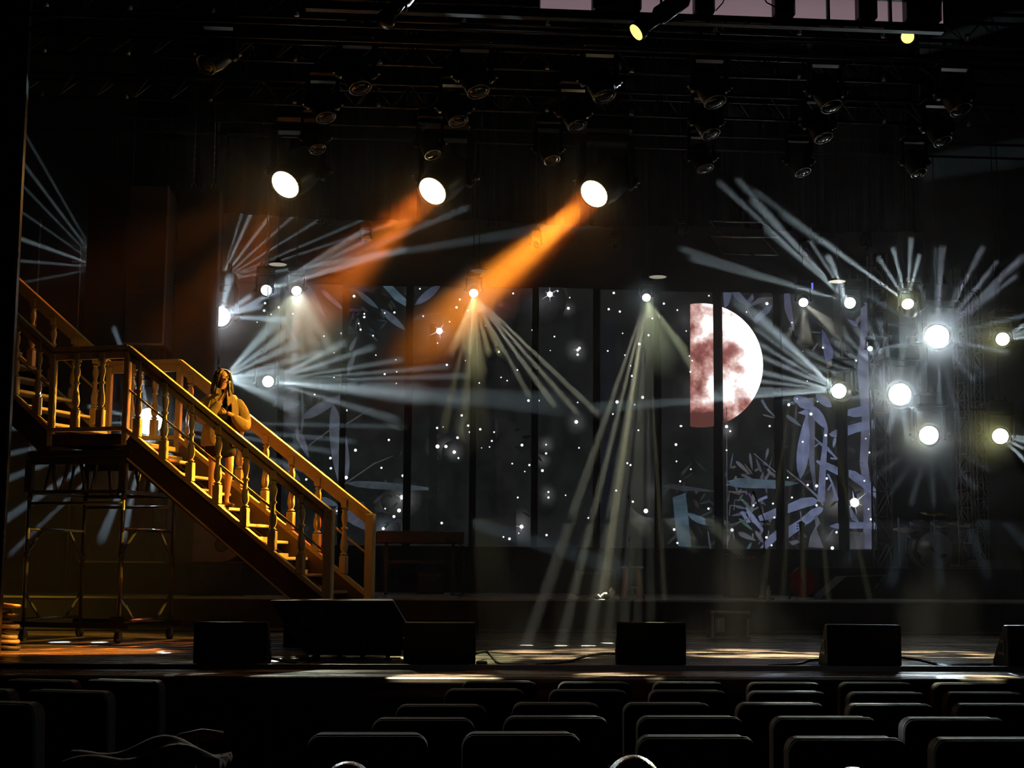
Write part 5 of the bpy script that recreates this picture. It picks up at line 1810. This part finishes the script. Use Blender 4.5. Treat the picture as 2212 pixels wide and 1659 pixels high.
DY = 23.2
cz = DRZ + .28
q = at(2010, 1200, DY)
bd = drum(2010, 1190, DY, .28, .4, 'dim bass drum in the middle of the drum kit', (0, -1, 0))
bd.location = (q.x, DY, DRZ + .285)
drum(1985, 1146, DY, .15, .22, 'left hanging tom of the drum kit', (0, -.4, 1))
drum(2030, 1146, DY, .15, .22, 'right hanging tom of the drum kit', (0, -.4, 1))
f = drum(2080, 1180, DY - .1, .2, .36, 'floor tom at the right of the drum kit')
f.location.z = DRZ + .22
for (px, py, r, lb) in ((1957, 1143, .2, 'cymbal at the left of the drum kit'), (2018, 1107, .22, 'high cymbal above the middle of the drum kit'), (2075, 1130, .2, 'cymbal at the right of the drum kit')):
    c = at(px, py, DY - .2)
    t = thing('cymbal', lb, 'cymbal', c)
    MB().lathe([(r, -.02), (r * .5, .0), (r * .2, .008), (.02, .03)], 28, Matrix.Rotation(.25, 4, 'X')).build('plate', pm('bronze', (.4, .3, .12), .3, metal=1.), t)
    MB().tube([(0, 0, 0), (0, 0, DRZ - c.z)], .011, 8).build('stand', ALU, t)
for (px, pt, lb) in ((1942, 1118, 'thin upright stand left of the drum kit'), (2072, 1118, 'bright upright stand in front of the floor tom'), (2113, 1136, 'thin upright stand right of the drum kit')):
    x = at(px, 1180, 22.7)
    zt_ = at(px, pt, 22.7).z
    t = thing('drum_microphone_stand', lb, 'microphone stand', (x.x, 22.7, DRZ))
    MB().tube([(0, 0, 0), (0, 0, zt_ - DRZ)], .012, 8).build('pole', ALU, t)
    MB().tube([(0, 0, zt_ - DRZ - .02), (-.3 if px > 2000 else .28, .1, zt_ - DRZ - .06)], .008, 6).build('boom_arm', STEEL, t)
    MB().lathe([(.12, 0), (.12, .012), (.02, .02)], 18).build('base', STEEL, t)
a = at(2125, 1212, 22.8)
t = thing('mixing_desk', 'flat grey desk unit at the right of the drum riser', 'mixer', (a.x, 22.8, DRZ))
MB().box(-.25, .30, 0, .4, 0, a.z - DRZ + .02, bev=.01).build('desk_body', pm('desk_grey', (.10, .10, .11), .4), t)

# coiled cables at the left edge of the stage
q = at(4, 1412, 15.5)
t = thing('coiled_cable', 'heap of coiled yellowish-black cable cut off by the left edge of the picture', 'cable', (q.x - .06, 15.6, ZS))
rn = random.Random(2)
cc = pm('yellow_black_cable', (.22, .19, .10), .35)
for k in range(9):
    pts = []
    r = .15 + rn.uniform(-.03, .03)
    ox, oy = rn.uniform(-.03, .03), rn.uniform(-.03, .03)
    tl = rn.uniform(-.25, .25)
    for i in range(25):
        a = 2 * PI * i / 24
        pts.append((ox + r * math.cos(a), oy + r * math.sin(a) * .8, .03 + k * .052 + tl * .08 * math.cos(a) + .012))
    MB().tube(pts, .022, 8, cap=False).build('coil', cc if k % 3 else RUB, t)

# ------------------------------------------------------------------ auditorium seats
SEATB = pm('black_seat_cloth', (.008, .007, .007), .9, scale=30, bump=.1, spec=.15)
SIDE = pm('seat_side_wood', (.03, .016, .010), .75, scale=5, stretch=(1, 1, 6))


def rounded(wd, h, r, z0=0.):
    pts = [(-wd / 2 + .015, z0), (wd / 2 - .015, z0)]
    for k in range(7):
        a = k / 6 * PI / 2
        pts.append((wd / 2 - r + r * math.cos(a), h - r + r * math.sin(a)))
    for k in range(7):
        a = PI / 2 + k / 6 * PI / 2
        pts.append((-wd / 2 + r + r * math.cos(a), h - r + r * math.sin(a)))
    return pts


def make_seat():
    t = thing('theatre_seat', 'x', 'seat')
    wd = .50
    lean = Matrix.Translation((0, 0, .42)) @ Matrix.Rotation(math.radians(7), 4, 'X') @ Matrix.Translation((0, 0, -.42))
    o = MB().prism(rounded(wd, .95, .05, .40)[::-1], 0, .022, lean).build('back_shell', SEATB, t)
    mb = MB().prism(rounded(wd, .952, .05, .40)[::-1], .022, .030, lean)
    mb.build('edge_band', SIDE, t)
    o = MB().prism(rounded(wd - .02, .94, .05, .42)[::-1], .034, .11, lean).build('back_cushion', pm('dark_red_seat', (.10, .012, .012), .85, scale=30), t)
    MB().box(-wd / 2 + .02, wd / 2 - .02, .10, .52, .38, .48, bev=.03).build('seat', pm('dark_red_seat', (.10, .012, .012), .85), t)
    for sx in (-1, 1):
        MB().box(sx * (wd / 2 + .02) - .02, sx * (wd / 2 + .02) + .02, .06, .42, .58, .61, bev=.01).build('armrest', SIDE, t)
        MB().box(sx * (wd / 2 + .02) - .012, sx * (wd / 2 + .02) + .012, .1, .35, 0, .58).build('leg', BLACK, t)
    return t


seat0 = make_seat()
used = [False]


def seat(pxl, pxr, pyt, Y, lb, rot=0., grp='theatre seats facing the stage'):
    a, b_ = at(pxl, pyt, Y), at(pxr, pyt, Y)
    t = seat0 if not used[0] else copy_tree(seat0)
    used[0] = True
    s_ = (b_.x - a.x) / .50
    t.location = ((a.x + b_.x) / 2, Y, (a.z + b_.z) / 2 - .95)
    t.rotation_euler = (0, 0, rot)
    t.scale = (min(1.15, max(.85, s_)), 1, 1)
    t['label'] = lb
    t['category'] = 'seat'
    t['group'] = grp
    return t


ORD = ['first', 'second', 'third', 'fourth', 'fifth', 'sixth', 'seventh']
ROWS = [
    ('row nearest to the stage', 9.0, [(997, 1160, 1471), (1203, 1362, 1473), (1408, 1562, 1473), (1612, 1772, 1474), (1810, 1968, 1474), (2012, 2168, 1475)]),
    ('second row from the stage', 8.1, [(960, 1133, 1488), (1184, 1354, 1490), (1399, 1568, 1491), (1612, 1782, 1493), (1828, 1996, 1495), (2038, 2206, 1495)]),
    ('third row from the stage', 7.2, [(855, 1050, 1522), (1105, 1294, 1518), (1344, 1534, 1518), (1588, 1778, 1518), (1826, 2012, 1520), (2058, 2245, 1520)]),
    ('fourth row from the stage', 6.3, [(805, 1023, 1551), (1085, 1312, 1547), (1373, 1602, 1547), (1663, 1890, 1548), (1944, 2166, 1550)]),
    ('row nearest to the camera', 5.4, [(668, 922, 1584), (997, 1252, 1582), (1372, 1626, 1589), (1695, 1948, 1592), (2008, 2262, 1594)]),
]
for nm, Y, ps in ROWS:
    for i, (a, b_, c_) in enumerate(ps):
        seat(a, b_, c_, Y, 'black-backed theatre seat, %s from the left in the %s' % (ORD[i], nm))
for i, (a, b_, c_, Y, lb) in enumerate(((-130, 90, 1515, 6.0, 'nearest black seat of the left block, at the left edge of the picture'), (70, 235, 1491, 7.2, 'black seat of the left block with a lit right side, behind the nearest one'), (190, 352, 1468, 8.0, 'black seat of the left block beside the aisle'), (-140, 32, 1487, 7.3, 'black seat of the left block cut off by the left edge of the picture'), (20, 168, 1468, 8.4, 'farthest black seat of the left block'))):
    seat(a, b_, c_, Y, lb, math.radians(-16), 'seats of the left block')

# ------------------------------------------------------------------ spectators at the lower edge
def head_person(px, py, Y, lb, r=.1, hairm=None, bald=False):
    c = at(px, py, Y)
    ztop = c.z
    t = thing('person', lb, 'person', (c.x, Y, ztop - 1.30))
    chain_skin([[(0, 0, .55, (.15, .12)), (0, 0, .8, (.16, .12)), (0, 0, .95, (.17, .11)), (0, 0, 1.03, (.06, .06)), (0, 0, 1.09, (.055, .055)), (0, .01, 1.15, (.078, .09)), (0, .01, 1.22, (.078, .092)), (0, .01, 1.262, (.05, .06))],
                [(0, 0, .95, (.17, .11)), (-.17, 0, .96, .06), (-.22, .03, .75, .05), (-.18, .2, .62, .04)], [(0, 0, .95, (.17, .11)), (.17, 0, .96, .06), (.22, .03, .75, .05), (.18, .2, .62, .04)],
                [(0, 0, .55, (.15, .12)), (-.1, .05, .5, .09), (-.12, .42, .5, .07), (-.12, .45, .1, .05)], [(0, 0, .55, (.15, .12)), (.1, .05, .5, .09), (.12, .42, .5, .07), (.12, .45, .1, .05)]], 'body', SKIN, t)
    loft([(0, 0, .5, .19, .15), (0, 0, .7, .2, .15), (0, 0, .88, .21, .14), (0, 0, .97, .19, .12), (0, 0, 1.03, .09, .08), (0, 0, 1.06, .065, .065)], 'shirt', SHIRT, t, wob=.02)
    mb = MB()
    mb.ball((0, -.005, 1.185), .105, 20, 14, sc=(.92, 1.0, 1.08))
    mb.v = [Vector((p.x, min(p.y, .055), p.z)) for p in mb.v]
    mb.build('hair', pm('spectator_hair', (.012, .012, .014), .28, bump=.3, scale=30, stretch=(5, 5, 1)), t)
    for s_ in (-1, 1):
        MB().ball((s_ * .093, .01, 1.16), .022, 8, 8, sc=(.5, .8, 1.3)).build('ear', SKIN, t)
    return t


head_person(1368, 1629, 4.75, 'seated spectator with dark shiny hair at the lower edge, right of the middle')
head_person(753, 1643, 4.75, 'seated spectator at the lower edge, left of the middle, barely showing')
head_person(1842, 1655, 4.7, 'seated spectator at the lower edge on the right, barely showing')
# jacket thrown over a seat at the lower left
q = at(322, 1640, 5.6)
rn = random.Random(8)
mb = MB()
n = 18
vs, fs = [], []
for i in range(n):
    for j in range(n):
        u, v = i / (n - 1) - .5, j / (n - 1) - .5
        vs.append((u * .55, v * .4, .06 * math.exp(-((u - .05) ** 2 + v * v) * 9) + .02 * math.sin(9 * u + 4 * v) + .012 * math.sin(17 * v - 5 * u)))
for i in range(n - 1):
    for j in range(n - 1):
        fs.append((i * n + j, (i + 1) * n + j, (i + 1) * n + j + 1, i * n + j + 1))
mb.add(vs, fs, True)
o = mb.build('jacket', pm('pale_brown_cloth', (.20, .15, .12), .8, var=.5, scale=12), loc=q)
o.modifiers.new('s', 'SOLIDIFY').thickness = .02
tag(o, 'crumpled pale and dark jacket lying on a seat at the lower left', 'jacket')
q = at(415, 1590, 6.2)
t = thing('seat_armrest', 'dark red padded armrest showing beside the aisle at the lower left', 'armrest', (q.x, 6.2, q.z - .55))
MB().tube([(-.10, -.02, .50), (-.04, 0, .535), (.04, .02, .55), (.12, .04, .55)], [.02, .028, .028, .015], 10).build('pad', pm('red_pad', (.35, .03, .025), .6), t)
MB().box(-.02, .02, -.02, .02, 0, .53).build('support', BLACK, t)
